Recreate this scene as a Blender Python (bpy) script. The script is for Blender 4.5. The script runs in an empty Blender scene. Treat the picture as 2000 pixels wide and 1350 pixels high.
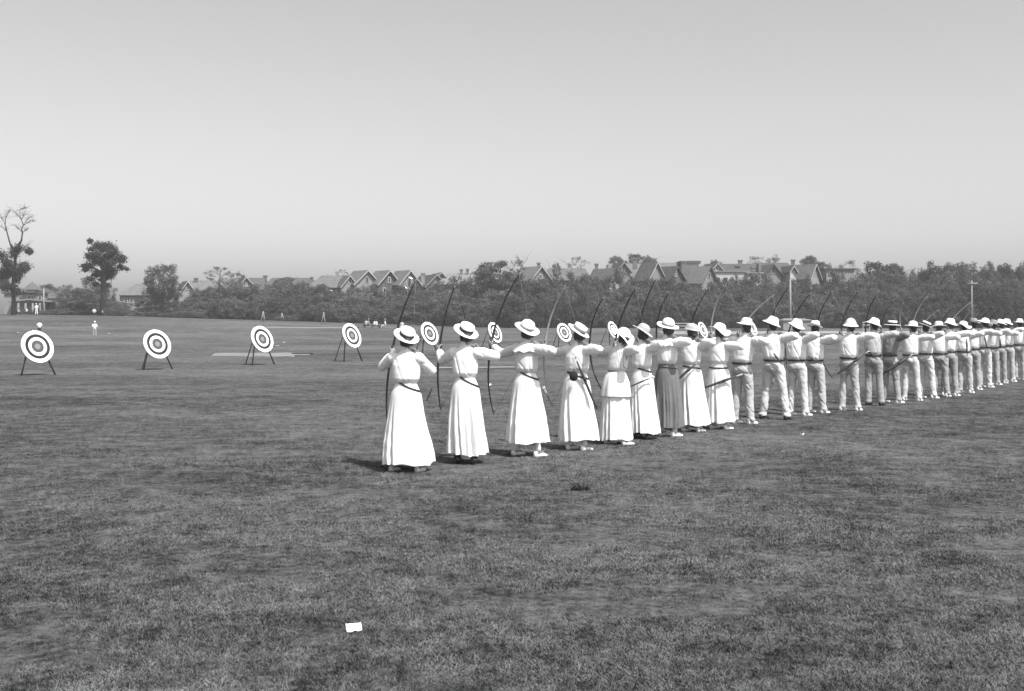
import bpy, bmesh, math, random
import numpy as np
from mathutils import Vector, Matrix, noise as mnoise

R = math.radians
scene = bpy.context.scene
COL = scene.collection
random.seed(7)
rng = np.random.default_rng(11)

# ------------------------------------------------------------------ camera, world, sun, exposure
CAM_Z, F_PX, HOR = 1.82, 2200.0, 618.0
cam_d = bpy.data.cameras.new('camera')
cam = bpy.data.objects.new('camera', cam_d)
COL.objects.link(cam)
cam.location = (0, 0, CAM_Z)
cam.rotation_euler = (R(90), 0, 0)
cam_d.sensor_width = 36.0
cam_d.lens = F_PX / 2000 * 36
cam_d.shift_y = -57 / 2000
cam_d.clip_start = 0.1
cam_d.clip_end = 9000
scene.camera = cam

SUN_EL, SUN_H = R(56), Vector((0.66, -0.75))          # where the sun stands
world = bpy.data.worlds.new('World')
scene.world = world
world.use_nodes = True
wn, wl = world.node_tree.nodes, world.node_tree.links
bg = wn['Background']
sky = wn.new('ShaderNodeTexSky')
sky.sky_type = 'NISHITA'
sky.sun_disc = False
sky.sun_elevation = SUN_EL
sky.sun_rotation = math.atan2(SUN_H.x, SUN_H.y)
sky.air_density = 1.0
sky.dust_density = 2.5
sky.ozone_density = 1.0
sepc = wn.new('ShaderNodeSeparateColor')               # the plate sees the sky as one grey
wl.new(sky.outputs[0], sepc.inputs[0])
m1 = wn.new('ShaderNodeMath'); m1.operation = 'MULTIPLY_ADD'
m1.inputs[1].default_value = 0.45
m2 = wn.new('ShaderNodeMath'); m2.operation = 'MULTIPLY'; m2.inputs[1].default_value = 0.80
wl.new(sepc.outputs[0], m2.inputs[0])
wl.new(sepc.outputs[2], m1.inputs[0]); wl.new(m2.outputs[0], m1.inputs[2])
wl.new(m1.outputs[0], bg.inputs[0])
bg.inputs[1].default_value = 0.135

sl = bpy.data.lights.new('sun', 'SUN')
sl.energy = 5.0
sl.angle = R(0.53)
sl.color = (1, 1, 1)
sun = bpy.data.objects.new('sun', sl)
COL.objects.link(sun)
sdir = Vector((SUN_H.x * math.cos(SUN_EL), SUN_H.y * math.cos(SUN_EL), math.sin(SUN_EL)))
sun.rotation_euler = sdir.to_track_quat('Z', 'Y').to_euler()
sun.location = (20, -20, 40)

vs = scene.view_settings
scene.display_settings.display_device = 'sRGB'
vs.view_transform = 'Standard'
vs.look = 'None'
vs.exposure = 0.33
vs.gamma = 1.0
vs.use_curve_mapping = False
scene.cycles.max_bounces = 6
scene.cycles.volume_bounces = 1
scene.cycles.transparent_max_bounces = 8

# ------------------------------------------------------------------ helpers
def px(x, y, Y):
    """the point of the place seen at photo pixel x, y at distance Y"""
    return Vector(((x - 1000) * Y / F_PX, Y, CAM_Z - (y - HOR) * Y / F_PX))

def sm(t):
    t = np.clip(t, 0, 1)
    return t * t * (3 - 2 * t)

EX = [-900, 40, 200, 400, 550, 750, 900, 1000, 2900]
EY = [610, 614.5, 616.5, 622.5, 627, 633, 639, 641, 642]
FAR = 175.0
def terrain(X, Y):
    X = np.asarray(X, float); Y = np.asarray(Y, float)
    a = X / np.maximum(Y, 20.0)
    E = CAM_Z - (np.interp(1000 + F_PX * a, EX, EY) - HOR) * FAR / F_PX
    t = sm((Y - 88) / (FAR - 88))
    s0 = 18 + 18 * sm(X / 9)
    dip = -0.33 * sm((Y - s0) / 27) * (1 - sm((Y - 95) / 80))
    return dip + E * t + 0.02 * np.sin(X * 0.31 + 1) * np.sin(Y * 0.23) * sm((Y - 34) / 20)
def tz(X, Y):
    return float(terrain(X, Y))

def new_obj(name, me, parent=None, mat=None):
    o = bpy.data.objects.new(name, me)
    COL.objects.link(o)
    if parent is not None:
        o.parent = parent
    if mat is not None and not me.materials:
        me.materials.append(mat)
    return o

def bm_obj(name, bm, mat, parent=None, smooth=True):
    me = bpy.data.meshes.new(name)
    bmesh.ops.recalc_face_normals(bm, faces=bm.faces)
    bm.to_mesh(me); bm.free()
    if smooth:
        me.polygons.foreach_set('use_smooth', [True] * len(me.polygons))
    return new_obj(name, me, parent, mat)

def thing(name, label, cat, loc=(0, 0, 0), rz=0, group=None):
    o = bpy.data.objects.new(name, None)
    o.empty_display_size = 0.2
    COL.objects.link(o)
    o.location = loc; o.rotation_euler = (0, 0, rz)
    tag(o, label, cat, group)
    return o

def tag(o, label, cat, group=None):
    o['label'] = label; o['category'] = cat
    if group: o['group'] = group
    return o

def frame_of(d, up=Vector((0, 0, 1))):
    d = d.normalized()
    a = d.cross(up)
    if a.length < 1e-4: a = d.cross(Vector((0, 1, 0)))
    a.normalize()
    return d, a, a.cross(d).normalized()

def tube(bm, pts, rad, n=10, cap=True, flat=1.0, up=Vector((0, 0, 1))):
    """closed tapered tube through points; rad one radius per point"""
    pts = [Vector(p) for p in pts]
    rings = []
    prev = None
    for i, p in enumerate(pts):
        d = (pts[min(i + 1, len(pts) - 1)] - pts[max(i - 1, 0)])
        d, a, b = frame_of(d, up)
        if prev is not None and a.dot(prev) < 0: a, b = -a, -b
        prev = a
        r = rad[i]
        rings.append([bm.verts.new(p + a * (math.cos(2 * math.pi * k / n) * r) + b * (math.sin(2 * math.pi * k / n) * r * flat)) for k in range(n)])
    for i in range(len(rings) - 1):
        for k in range(n):
            bm.faces.new((rings[i][k], rings[i][(k + 1) % n], rings[i + 1][(k + 1) % n], rings[i + 1][k]))
    if cap:
        bm.faces.new(rings[0][::-1]); bm.faces.new(rings[-1])
    return rings

def limb(bm, p, q, r0, r1, n=10):
    """tapered capsule"""
    p, q = Vector(p), Vector(q)
    d = (q - p).normalized()
    tube(bm, [p - d * r0 * .9, p - d * r0 * .55, p, q, q + d * r1 * .55, q + d * r1 * .9], [r0 * .4, r0 * .82, r0, r1, r1 * .82, r1 * .4], n)

def ball(bm, c, r, rot=None, u=14, v=10):
    m = Matrix.Translation(Vector(c)) @ (rot.to_4x4() if rot is not None else Matrix.Identity(4)) @ Matrix.Diagonal((r[0], r[1], r[2], 1))
    bmesh.ops.create_uvsphere(bm, u_segments=u, v_segments=v, radius=1, matrix=m)

def rings_loft(bm, rings, n=28, cap=True):
    """rings: (cx, cy, z, rx, ry)"""
    R_ = []
    for cx, cy, z, rx, ry in rings:
        R_.append([bm.verts.new((cx + rx * math.cos(2 * math.pi * k / n), cy + ry * math.sin(2 * math.pi * k / n), z)) for k in range(n)])
    for i in range(len(R_) - 1):
        for k in range(n):
            bm.faces.new((R_[i][k], R_[i][(k + 1) % n], R_[i + 1][(k + 1) % n], R_[i + 1][k]))
    if cap:
        bm.faces.new(R_[0][::-1]); bm.faces.new(R_[-1])

def box(bm, lo, hi, m=None):
    vs_ = [bm.verts.new(Vector((x, y, z)) if m is None else m @ Vector((x, y, z))) for z in (lo[2], hi[2]) for y in (lo[1], hi[1]) for x in (lo[0], hi[0])]
    for f in ((0, 2, 3, 1), (4, 5, 7, 6), (0, 1, 5, 4), (2, 6, 7, 3), (0, 4, 6, 2), (1, 3, 7, 5)):
        bm.faces.new([vs_[i] for i in f])

tmp_scene = bpy.data.scenes.new('workshop')
def fuse(bm, voxel, smooth=2):
    """union of closed shapes as one continuous skin"""
    bmesh.ops.recalc_face_normals(bm, faces=bm.faces)
    me = bpy.data.meshes.new('t'); bm.to_mesh(me); bm.free()
    o = bpy.data.objects.new('t', me)
    tmp_scene.collection.objects.link(o)
    m = o.modifiers.new('r', 'REMESH'); m.mode = 'VOXEL'; m.voxel_size = voxel; m.use_smooth_shade = True
    if smooth:
        s = o.modifiers.new('s', 'SMOOTH'); s.factor = .5; s.iterations = smooth
    vl = tmp_scene.view_layers[0]
    vl.update()
    dg = vl.depsgraph
    me2 = bpy.data.meshes.new_from_object(o.evaluated_get(dg))
    bpy.data.objects.remove(o); bpy.data.meshes.remove(me)
    me2.polygons.foreach_set('use_smooth', [True] * len(me2.polygons))
    return me2

def fold(me, amp, freq, seed=0.0, diag=0.0, wd=.22):
    """cloth creases: long folds, deeper where freq is higher across them"""
    nv = len(me.vertices)
    co = np.empty(nv * 3, 'f'); me.vertices.foreach_get('co', co); co = co.reshape(-1, 3)
    no = np.empty(nv * 3, 'f'); me.vertices.foreach_get('normal', no); no = no.reshape(-1, 3)
    out = np.empty(nv, 'f')
    for i in range(nv):
        x, y, z = co[i]
        v = mnoise.noise(Vector(((x + diag * z) * freq[0] + seed, y * freq[1] + seed * .7, z * freq[2] - seed)))
        v2 = mnoise.noise(Vector(((x - diag * z) * freq[0] * 1.9 + 7, y * freq[1] * 1.9 + seed, z * freq[2] * 1.9)))
        w = mnoise.noise(Vector((x * 4 + seed, y * 4, z * 4)))
        c1 = max(0.0, 1 - abs(v) / wd); c2 = max(0.0, 1 - abs(v2) / wd)
        out[i] = -(c1 * c1 * (.55 + w) + c2 * c2 * .5 * (.5 - w)) + w * .5
    co += no * out[:, None] * amp
    me.vertices.foreach_set('co', co.ravel())
    me.update()

def np_mesh(name, V, Fq):
    me = bpy.data.meshes.new(name)
    V = np.asarray(V, 'f'); Fq = np.asarray(Fq, 'i')
    k = Fq.shape[1]
    me.vertices.add(len(V)); me.vertices.foreach_set('co', V.ravel())
    me.loops.add(Fq.size); me.loops.foreach_set('vertex_index', Fq.ravel())
    me.polygons.add(len(Fq)); me.polygons.foreach_set('loop_start', np.arange(0, Fq.size, k, dtype='i'))
    me.update(calc_edges=True); me.validate()
    return me

# ------------------------------------------------------------------ materials (a black-and-white plate: greys)
def mat(name, g, rough=.85, spec=.25, nscale=0, namt=.15, bump=0, bscale=60, random_amt=0, sheen=0):
    m = bpy.data.materials.new(name); m.use_nodes = True
    nt = m.node_tree; N, L = nt.nodes, nt.links
    b = N['Principled BSDF']
    b.inputs['Roughness'].default_value = rough
    b.inputs['Specular IOR Level'].default_value = spec
    b.inputs['Base Color'].default_value = (g, g, g, 1)
    if sheen: b.inputs['Sheen Weight'].default_value = sheen
    tc = N.new('ShaderNodeTexCoord')
    last = None
    if nscale:
        n = N.new('ShaderNodeTexNoise'); n.inputs['Scale'].default_value = nscale; n.inputs['Detail'].default_value = 5
        L.new(tc.outputs['Object'], n.inputs['Vector'])
        mr = N.new('ShaderNodeMapRange'); mr.inputs[1].default_value = .25; mr.inputs[2].default_value = .75
        mr.inputs[3].default_value = g * (1 - namt); mr.inputs[4].default_value = g * (1 + namt)
        L.new(n.outputs['Fac'], mr.inputs[0]); last = mr.outputs[0]
    if random_amt:
        oi = N.new('ShaderNodeObjectInfo')
        mr2 = N.new('ShaderNodeMapRange'); mr2.inputs[3].default_value = 1 - random_amt; mr2.inputs[4].default_value = 1 + random_amt
        L.new(oi.outputs['Random'], mr2.inputs[0])
        mu = N.new('ShaderNodeMath'); mu.operation = 'MULTIPLY'
        if last: L.new(last, mu.inputs[0])
        else: mu.inputs[0].default_value = g
        L.new(mr2.outputs[0], mu.inputs[1]); last = mu.outputs[0]
    if last: L.new(last, b.inputs['Base Color'])
    if bump:
        n = N.new('ShaderNodeTexNoise'); n.inputs['Scale'].default_value = bscale; n.inputs['Detail'].default_value = 4
        L.new(tc.outputs['Object'], n.inputs['Vector'])
        bp = N.new('ShaderNodeBump'); bp.inputs['Strength'].default_value = bump; bp.inputs['Distance'].default_value = .01
        L.new(n.outputs['Fac'], bp.inputs['Height']); L.new(bp.outputs[0], b.inputs['Normal'])
    return m

def stripes(name, g0, g1, scale, axis=0):
    m = mat(name, g0); N, L = m.node_tree.nodes, m.node_tree.links
    tc = N.new('ShaderNodeTexCoord'); w = N.new('ShaderNodeTexWave'); w.inputs['Scale'].default_value = scale
    w.bands_direction = 'XYZ'[axis]; w.inputs['Distortion'].default_value = .4
    L.new(tc.outputs['Object'], w.inputs[0])
    mr = N.new('ShaderNodeMapRange'); mr.inputs[1].default_value = .78; mr.inputs[2].default_value = .92
    mr.inputs[3].default_value = g0; mr.inputs[4].default_value = g1
    L.new(w.outputs['Fac'], mr.inputs[0]); L.new(mr.outputs[0], N['Principled BSDF'].inputs['Base Color'])
    return m

M = dict(
    white=mat('white_cotton', .77, .9, .1, 9, .05, .25, 140),
    white2=mat('off_white_cotton', .66, .9, .1, 9, .07, .25, 140),
    duck=mat('pale_duck_trousers', .40, .9, .1, 8, .08, .3, 120),
    cream=mat('cream_flannel', .31, .9, .1, 8, .10, .3, 120),
    whitet=mat('white_flannel_trousers', .52, .9, .1, 8, .08, .3, 120),
    greyf=mat('grey_flannel', .33, .9, .1, 8, .10, .3, 120),
    greyskirt=mat('grey_serge', .16, .9, .1, 14, .10, .3, 120),
    greyshirt=mat('grey_shirt', .24, .9, .1, 8, .12, .3, 120),
    midshirt=mat('grey_and_shaded_shirt', .50, .9, .1, 8, .12, .3, 120),  # spectators' pale shirts; also one archer's shirt with shade put into its colour
    striped=stripes('striped_cotton', .78, .30, 14),
    skin=mat('skin', .24, .6, .3, 12, .12),
    hair=mat('hair', .035, .6, .4, 40, .4),
    hair2=mat('grey_hair', .14, .7, .3, 40, .4),
    eye=mat('eye', .02, .2, .5),
    straw=mat('straw_hat', .78, .7, .2, 30, .06, .35, 160),
    felt=mat('white_felt', .76, .9, .1, 14, .06, .2, 90),
    greyfelt=mat('grey_felt', .42, .9, .1, 14, .10, .2, 90),
    darkfelt=mat('mid_grey_felt', .25, .9, .1, 14, .10, .2, 90),
    band=mat('black_ribbon', .02, .6, .3),
    band2=mat('grey_ribbon', .20, .6, .3),
    bandw=mat('white_ribbon', .62, .6, .3),
    belt=mat('dark_leather_belt', .03, .5, .4),
    shoe=mat('white_canvas_shoe', .78, .8, .2, 20, .1),
    shoed=mat('dark_leather_shoe', .03, .5, .4),
    stock=mat('white_stocking', .72, .9, .1),
    stockd=mat('black_stocking', .03, .9, .1),
    bowd=mat('dark_yew', .025, .35, .5, 20, .2),
    bowl=mat('pale_lancewood', .30, .35, .5, 20, .2),
    grip=mat('leather_grip', .05, .8, .2),
    cord=mat('bow_string', .15, .8, .2),
    arrow=mat('arrow_shaft', .16, .6, .3),
    feather=mat('white_feather', .6, .9, .1),
    leather=mat('quiver_leather', .035, .55, .4, 30, .3),
    tassel=mat('wool_tassel', .03, 1, .05, 60, .3, .8, 90),
    gauntlet=mat('leather_glove', .10, .7, .3),
    t_white=mat('target_white', .80, .8, .2, 18, .05),
    t_black=mat('target_black', .025, .8, .2, 18, .2),
    t_dark=mat('target_dark_grey', .075, .8, .2, 18, .15),
    t_gold=mat('target_mid_grey', .20, .8, .2, 18, .12),
    strawb=mat('straw_boss', .36, .9, .1, 40, .25, .8, 90),
    wood_d=mat('dark_wood', .035, .8, .2, 20, .3),
    wood_l=mat('weathered_wood', .26, .8, .2, 20, .25),
    paper=mat('white_paper', .85, .8, .2),
    chalk=mat('chalk', .26, .95, .05, 6, .25),
    dirt=mat('bare_sandy_earth', .19, .95, .05, 1.2, .25, .5, 20),
    road=mat('pale_dust_road', .24, .95, .05, .15, .2),
    bark=mat('bark', .05, .9, .1, 3, .35, .8, 12),
    roof=mat('grey_shingle_roof', .115, .9, .15, 1.3, .22, .6, 6, .2),
    roof_l=mat('light_slate_roof', .17, .8, .2, 1.3, .15, .6, 6, .12),
    roof_d=mat('dark_shingle_roof', .075, .9, .15, 1.3, .25, .6, 6, .15),
    wall_w=mat('white_clapboard', .40, .8, .2, .8, .12),
    wall_p=mat('pale_plaster', .22, .85, .2, .8, .15),
    wall_g=mat('grey_shingle_wall', .18, .9, .15, 1.2, .2, .5, 6),
    wall_d=mat('dark_brick_wall', .085, .9, .15, 1.2, .25, .5, 9),
    brick=mat('brick_chimney', .14, .9, .1, 3, .25, .5, 9),
    trim=mat('white_trim', .33, .7, .3),
    trim_g=mat('grey_trim', .22, .7, .3),
    glass=mat('window_glass', .02, .12, .5),
    awning=mat('white_awning', .75, .9, .1),
)

def ground_colour(N, L, vec, dark, light):
    """mottled mown grass: broad drifts, patches and tufts, all in metres"""
    def noi(s, det, rough=.55, strx=1.0, dist=0.0):
        mp = N.new('ShaderNodeMapping'); mp.inputs['Scale'].default_value = (strx, 1, 1)
        L.new(vec, mp.inputs['Vector'])
        n = N.new('ShaderNodeTexNoise'); n.inputs['Scale'].default_value = s; n.inputs['Detail'].default_value = det
        n.inputs['Roughness'].default_value = rough; n.inputs['Distortion'].default_value = dist
        L.new(mp.outputs[0], n.inputs['Vector']); return n.outputs['Fac']
    def mad(a, k, c):
        m = N.new('ShaderNodeMath'); m.operation = 'MULTIPLY_ADD'; L.new(a, m.inputs[0]); m.inputs[1].default_value = k
        if isinstance(c, (int, float)): m.inputs[2].default_value = c
        else: L.new(c, m.inputs[2])
        return m.outputs[0]
    s = mad(noi(.09, 3, .5, .5), .9, 0)
    s = mad(noi(.55, 5, .6, .8, .6), .8, s)
    s = mad(noi(3.2, 6, .65), 1.4, s)
    s = mad(noi(13, 5, .7), 1.6, s)
    s = mad(noi(60, 3, .7), .9, s)          # sum, mean 2.95
    mr = N.new('ShaderNodeMapRange'); mr.inputs[1].default_value = 2.43; mr.inputs[2].default_value = 3.19
    mr.inputs[3].default_value = dark; mr.inputs[4].default_value = light; mr.interpolation_type = 'LINEAR'
    L.new(s, mr.inputs[0])
    return mr.outputs[0], s

gm = bpy.data.materials.new('mown_grass_ground'); gm.use_nodes = True
N, L = gm.node_tree.nodes, gm.node_tree.links
geo = N.new('ShaderNodeNewGeometry')
c, s = ground_colour(N, L, geo.outputs['Position'], .026, .158)
b = N['Principled BSDF']; b.inputs['Roughness'].default_value = 1; b.inputs['Specular IOR Level'].default_value = .05
L.new(c, b.inputs['Base Color'])
nb = N.new('ShaderNodeTexNoise'); nb.inputs['Scale'].default_value = 22; nb.inputs['Detail'].default_value = 6; nb.inputs['Roughness'].default_value = .7
L.new(geo.outputs['Position'], nb.inputs['Vector'])
bp = N.new('ShaderNodeBump'); bp.inputs['Strength'].default_value = .8; bp.inputs['Distance'].default_value = .05
L.new(nb.outputs['Fac'], bp.inputs['Height']); L.new(bp.outputs[0], b.inputs['Normal'])
M['ground'] = gm

gb = bpy.data.materials.new('grass_blade'); gb.use_nodes = True
N, L = gb.node_tree.nodes, gb.node_tree.links
geo = N.new('ShaderNodeNewGeometry')
c, s = ground_colour(N, L, geo.outputs['Position'], .035, .200)
b = N['Principled BSDF']; b.inputs['Roughness'].default_value = .8; b.inputs['Specular IOR Level'].default_value = .15
L.new(c, b.inputs['Base Color'])
M['blade'] = gb

def leaf_mat(name, g, amt=.35, trans=.25):
    m = bpy.data.materials.new(name); m.use_nodes = True
    N, L = m.node_tree.nodes, m.node_tree.links
    b = N['Principled BSDF']; b.inputs['Roughness'].default_value = .75; b.inputs['Specular IOR Level'].default_value = .15
    tr = N.new('ShaderNodeBsdfTranslucent'); mx = N.new('ShaderNodeMixShader'); mx.inputs[0].default_value = trans
    oi = N.new('ShaderNodeObjectInfo'); geo = N.new('ShaderNodeNewGeometry')
    n = N.new('ShaderNodeTexNoise'); n.inputs['Scale'].default_value = .55; n.inputs['Detail'].default_value = 4
    L.new(geo.outputs['Position'], n.inputs['Vector'])
    a = N.new('ShaderNodeMath'); a.operation = 'MULTIPLY_ADD'; a.inputs[1].default_value = 1.6
    L.new(n.outputs['Fac'], a.inputs[0]); L.new(oi.outputs['Random'], a.inputs[2])
    a2 = N.new('ShaderNodeMath'); a2.operation = 'MULTIPLY_ADD'; a2.inputs[1].default_value = .7
    L.new(geo.outputs['Random Per Island'], a2.inputs[0]); L.new(a.outputs[0], a2.inputs[2])
    mr = N.new('ShaderNodeMapRange'); mr.inputs[1].default_value = .7; mr.inputs[2].default_value = 2.6
    mr.inputs[3].default_value = g * (1 - amt); mr.inputs[4].default_value = g * (1 + amt)
    L.new(a2.outputs[0], mr.inputs[0])
    L.new(mr.outputs[0], b.inputs['Base Color']); L.new(mr.outputs[0], tr.inputs['Color'])
    L.new(b.outputs[0], mx.inputs[1]); L.new(tr.outputs[0], mx.inputs[2])
    L.new(mx.outputs[0], N['Material Output'].inputs['Surface'])
    return m
M['leaf'] = leaf_mat('leaves', .088, .7)
M['leaf_dark'] = leaf_mat('dark_leaves', .042)
M['leaf_light'] = leaf_mat('pale_leaves', .16)

# ------------------------------------------------------------------ ground
def spaced(lo, hi, n, near, k):
    t = np.linspace(-1, 1, n)
    s = np.sinh(t * k) / math.sinh(k)
    return np.where(s < 0, near + s * (near - lo), near + s * (hi - near))
gx = spaced(-2500, 2500, 261, 0, 6.5)
gy = spaced(-400, 4000, 361, 12, 6.2)
XX, YY = np.meshgrid(gx, gy)
ZZ = terrain(XX, np.clip(YY, 0, 400))
V = np.stack([XX, YY, ZZ], -1).reshape(-1, 3)
nx, ny = len(gx), len(gy)
ii = (np.arange(ny - 1)[:, None] * nx + np.arange(nx - 1)[None]).ravel()
me = np_mesh('ground', V, np.stack([ii, ii + 1, ii + nx + 1, ii + nx], 1))
me.polygons.foreach_set('use_smooth', [True] * len(me.polygons))
o = new_obj('ground', me, None, M['ground']); o['kind'] = 'structure'

def ground_patch(name, outline, m, lift=.006, nsub=40, label=None):
    """flat sheet following the turf; outline = two polylines (near edge, far edge) of X, Y"""
    A, B = outline
    V = []; Fq = []
    for i in range(nsub + 1):
        t = i / nsub
        ax = np.interp(t, np.linspace(0, 1, len(A)), [p[0] for p in A]); ay = np.interp(t, np.linspace(0, 1, len(A)), [p[1] for p in A])
        bx = np.interp(t, np.linspace(0, 1, len(B)), [p[0] for p in B]); by = np.interp(t, np.linspace(0, 1, len(B)), [p[1] for p in B])
        w = .18 * mnoise.noise(Vector((t * 9, 3, lift * 100))) ; ln = math.hypot(bx - ax, by - ay)
        for k in range(5):
            q = k / 4; q2 = q + (w * (1 if q in (0, 1) else 0))
            X, Y = ax + (bx - ax) * q2, ay + (by - ay) * q2
            V.append((X, Y, tz(X, Y) + lift))
    for i in range(nsub):
        for k in range(4):
            Fq.append((i * 5 + k, (i + 1) * 5 + k, (i + 1) * 5 + k + 1, i * 5 + k + 1))
    me = np_mesh(name, V, Fq)
    o = new_obj(name, me, None, m); o['kind'] = 'structure'
    if label: o['label'] = label
    return o

def ground_at(x, y, lo=4, hi=178):
    """distance at which the turf is met behind photo pixel x, y"""
    best, bd = lo, 1e9
    for Y in np.arange(lo, hi, .25):
        X = (x - 1000) * Y / F_PX
        yy = HOR + (CAM_Z - tz(X, Y)) * F_PX / Y
        if abs(yy - y) < bd: bd, best = abs(yy - y), Y
    return best
def gp(x, y):
    Y = ground_at(x, y); X = (x - 1000) * Y / F_PX
    return (X, Y, tz(X, Y))

p0, p1, p2, p3 = gp(412, 696), gp(575, 697), gp(420, 690), gp(575, 689)
ground_patch('bare_earth_strip', ([p0[:2], p1[:2]], [p2[:2], p3[:2]]), M['dirt'])
ground_patch('chalk_line', ([gp(846, 719.2)[:2], gp(1005, 717.8)[:2]], [gp(846, 717.6)[:2], gp(1005, 716.4)[:2]]), M['chalk'], .005, 60)
ground_patch('far_chalk_line', ([gp(520, 640.2)[:2], gp(672, 640.4)[:2]], [gp(520, 639)[:2], gp(672, 639.2)[:2]]), M['chalk'], .02, 60)
ground_patch('road', ([(18, 128), (70, 133), (140, 140)], [(18, 143), (70, 148), (140, 156)]), M['road'], .03, 80)

# ------------------------------------------------------------------ grass: uncountable blades in the foreground
clump_col = bpy.data.collections.new('clump_prototypes')
for k in range(5):
    V = []; Fq = []
    for j in range(22):
        a = rng.uniform(0, 2 * math.pi); r = rng.uniform(0, .045)
        bx, by = r * math.cos(a), r * math.sin(a)
        h = rng.uniform(.004, .015); w = rng.uniform(.0013, .0027)
        ya = rng.uniform(0, math.pi); dx, dy = math.cos(ya) * w, math.sin(ya) * w
        lx, ly = rng.normal(0, .012, 2)
        i0 = len(V)
        V += [(bx - dx, by - dy, -.004), (bx + dx, by + dy, -.004), (bx + lx * .45 + dx * .8, by + ly * .45 + dy * .8, h * .6), (bx + lx * .45 - dx * .8, by + ly * .45 - dy * .8, h * .6),
              (bx + lx + dx * .2, by + ly + dy * .2, h), (bx + lx - dx * .2, by + ly - dy * .2, h)]
        Fq += [(i0, i0 + 1, i0 + 2, i0 + 3), (i0 + 3, i0 + 2, i0 + 4, i0 + 5)]
    me = np_mesh('clump', V, Fq); me.materials.append(M['blade'])
    clump_col.objects.link(bpy.data.objects.new('clump', me))

def scatter(name, pts, rot, scl, coll, pick=None, label=None):
    """one object of kind stuff that instances a collection's meshes on points"""
    me = bpy.data.meshes.new(name); me.vertices.add(len(pts)); me.vertices.foreach_set('co', np.asarray(pts, 'f').ravel())
    for nm, arr, ty in (('rot', rot, 'FLOAT_VECTOR'), ('scl', scl, 'FLOAT_VECTOR')):
        at = me.attributes.new(nm, ty, 'POINT'); at.data.foreach_set('vector', np.asarray(arr, 'f').ravel())
    at = me.attributes.new('pick', 'INT', 'POINT'); at.data.foreach_set('value', np.asarray(pick, 'i'))
    o = new_obj(name, me); o['kind'] = 'stuff'
    if label: o['label'] = label
    g = bpy.data.node_groups.new(name + '_scatter', 'GeometryNodeTree')
    g.interface.new_socket('Geometry', in_out='INPUT', socket_type='NodeSocketGeometry')
    g.interface.new_socket('Geometry', in_out='OUTPUT', socket_type='NodeSocketGeometry')
    N, L = g.nodes, g.links
    gi, go = N.new('NodeGroupInput'), N.new('NodeGroupOutput')
    ci = N.new('GeometryNodeCollectionInfo'); ci.inputs[0].default_value = coll; ci.inputs['Separate Children'].default_value = True; ci.inputs['Reset Children'].default_value = True
    ip = N.new('GeometryNodeInstanceOnPoints'); ip.inputs['Pick Instance'].default_value = True
    def attr(nm, ty):
        a = N.new('GeometryNodeInputNamedAttribute'); a.data_type = ty; a.inputs[0].default_value = nm
        return [s for s in a.outputs if s.enabled and s.name == 'Attribute'][0]
    L.new(gi.outputs[0], ip.inputs['Points']); L.new(ci.outputs[0], ip.inputs['Instance'])
    L.new(attr('pick', 'INT'), ip.inputs['Instance Index'])
    er = N.new('FunctionNodeEulerToRotation'); L.new(attr('rot', 'FLOAT_VECTOR'), er.inputs[0]); L.new(er.outputs[0], ip.inputs['Rotation'])
    L.new(attr('scl', 'FLOAT_VECTOR'), ip.inputs['Scale'])
    L.new(ip.outputs[0], go.inputs[0])
    md = o.modifiers.new('scatter', 'NODES'); md.node_group = g
    return o

n = 300000
Yg = 4.6 + 26 * rng.random(n) ** 1.7
Xg = (rng.random(n) * 2 - 1) * (Yg * .5 + .8)
pat = np.array([mnoise.noise(Vector((x * .9, y * .9, 0))) + .6 * mnoise.noise(Vector((x * 3.1, y * 3.1, 5))) for x, y in zip(Xg, Yg)])
keep = rng.random(n) < np.clip(.55 + pat * .9, .1, 1)
Xg, Yg, pat = Xg[keep], Yg[keep], pat[keep]
sc_ = (.75 + .5 * rng.random(len(Xg))) * np.clip(1 + pat * .5, .6, 1.5) * np.clip(1.1 - (Yg - 10) * .025, .55, 1.1)
scatter('grass', np.stack([Xg, Yg, terrain(Xg, Yg)], 1), np.stack([rng.normal(0, .1, len(Xg)), rng.normal(0, .1, len(Xg)), rng.random(len(Xg)) * 6.28], 1),
        np.stack([sc_, sc_, sc_], 1), clump_col, rng.integers(0, 5, len(Xg)), 'short mown grass with dry patches covering the foreground')

def weed(x, y, h, spread, label, n=40):
    X, Y, Z = gp(x, y)
    bm = bmesh.new()
    for k in range(n):
        a = rng.uniform(0, 6.28); r = abs(rng.normal(0, spread))
        b0 = Vector((math.cos(a) * r * 1.5, math.sin(a) * r * .6, -.01)); hh = h * rng.uniform(.4, 1) * math.exp(-(r / spread) ** 2 * .3)
        hh *= rng.uniform(.3, 1.15)
        t0 = b0 + Vector((rng.normal(0, .8 * hh), rng.normal(0, .8 * hh), hh)); w = Vector((rng.normal(0, 1), rng.normal(0, 1), 0)).normalized() * rng.uniform(.003, .010)
        m0 = b0.lerp(t0, .6) + Vector((0, 0, hh * .1))
        vv = [bm.verts.new(p) for p in (b0 - w * .5, b0 + w * .5, m0 + w, m0 - w, t0)]
        bm.faces.new((vv[0], vv[1], vv[2], vv[3])); bm.faces.new((vv[3], vv[2], vv[4]))
    o = bm_obj('weed_tuft', bm, M['leaf_dark'])
    o.location = (X, Y, Z); o['kind'] = 'stuff'; o['label'] = label; return o
weed(1133, 956, .15, .06, 'dark upright weed tuft in the turf below the women archers', 90)
weed(1275, 957, .05, .07, 'low flat dark weed, left one of a close pair')
weed(1303, 963, .05, .09, 'low flat dark weed, right one of a close pair')
weed(1655, 890, .06, .12, 'dark low weed patch in open turf right of the archers')
weed(838, 716, .10, .3, 'dark weed patch on the turf beyond the two nearest women')

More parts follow.
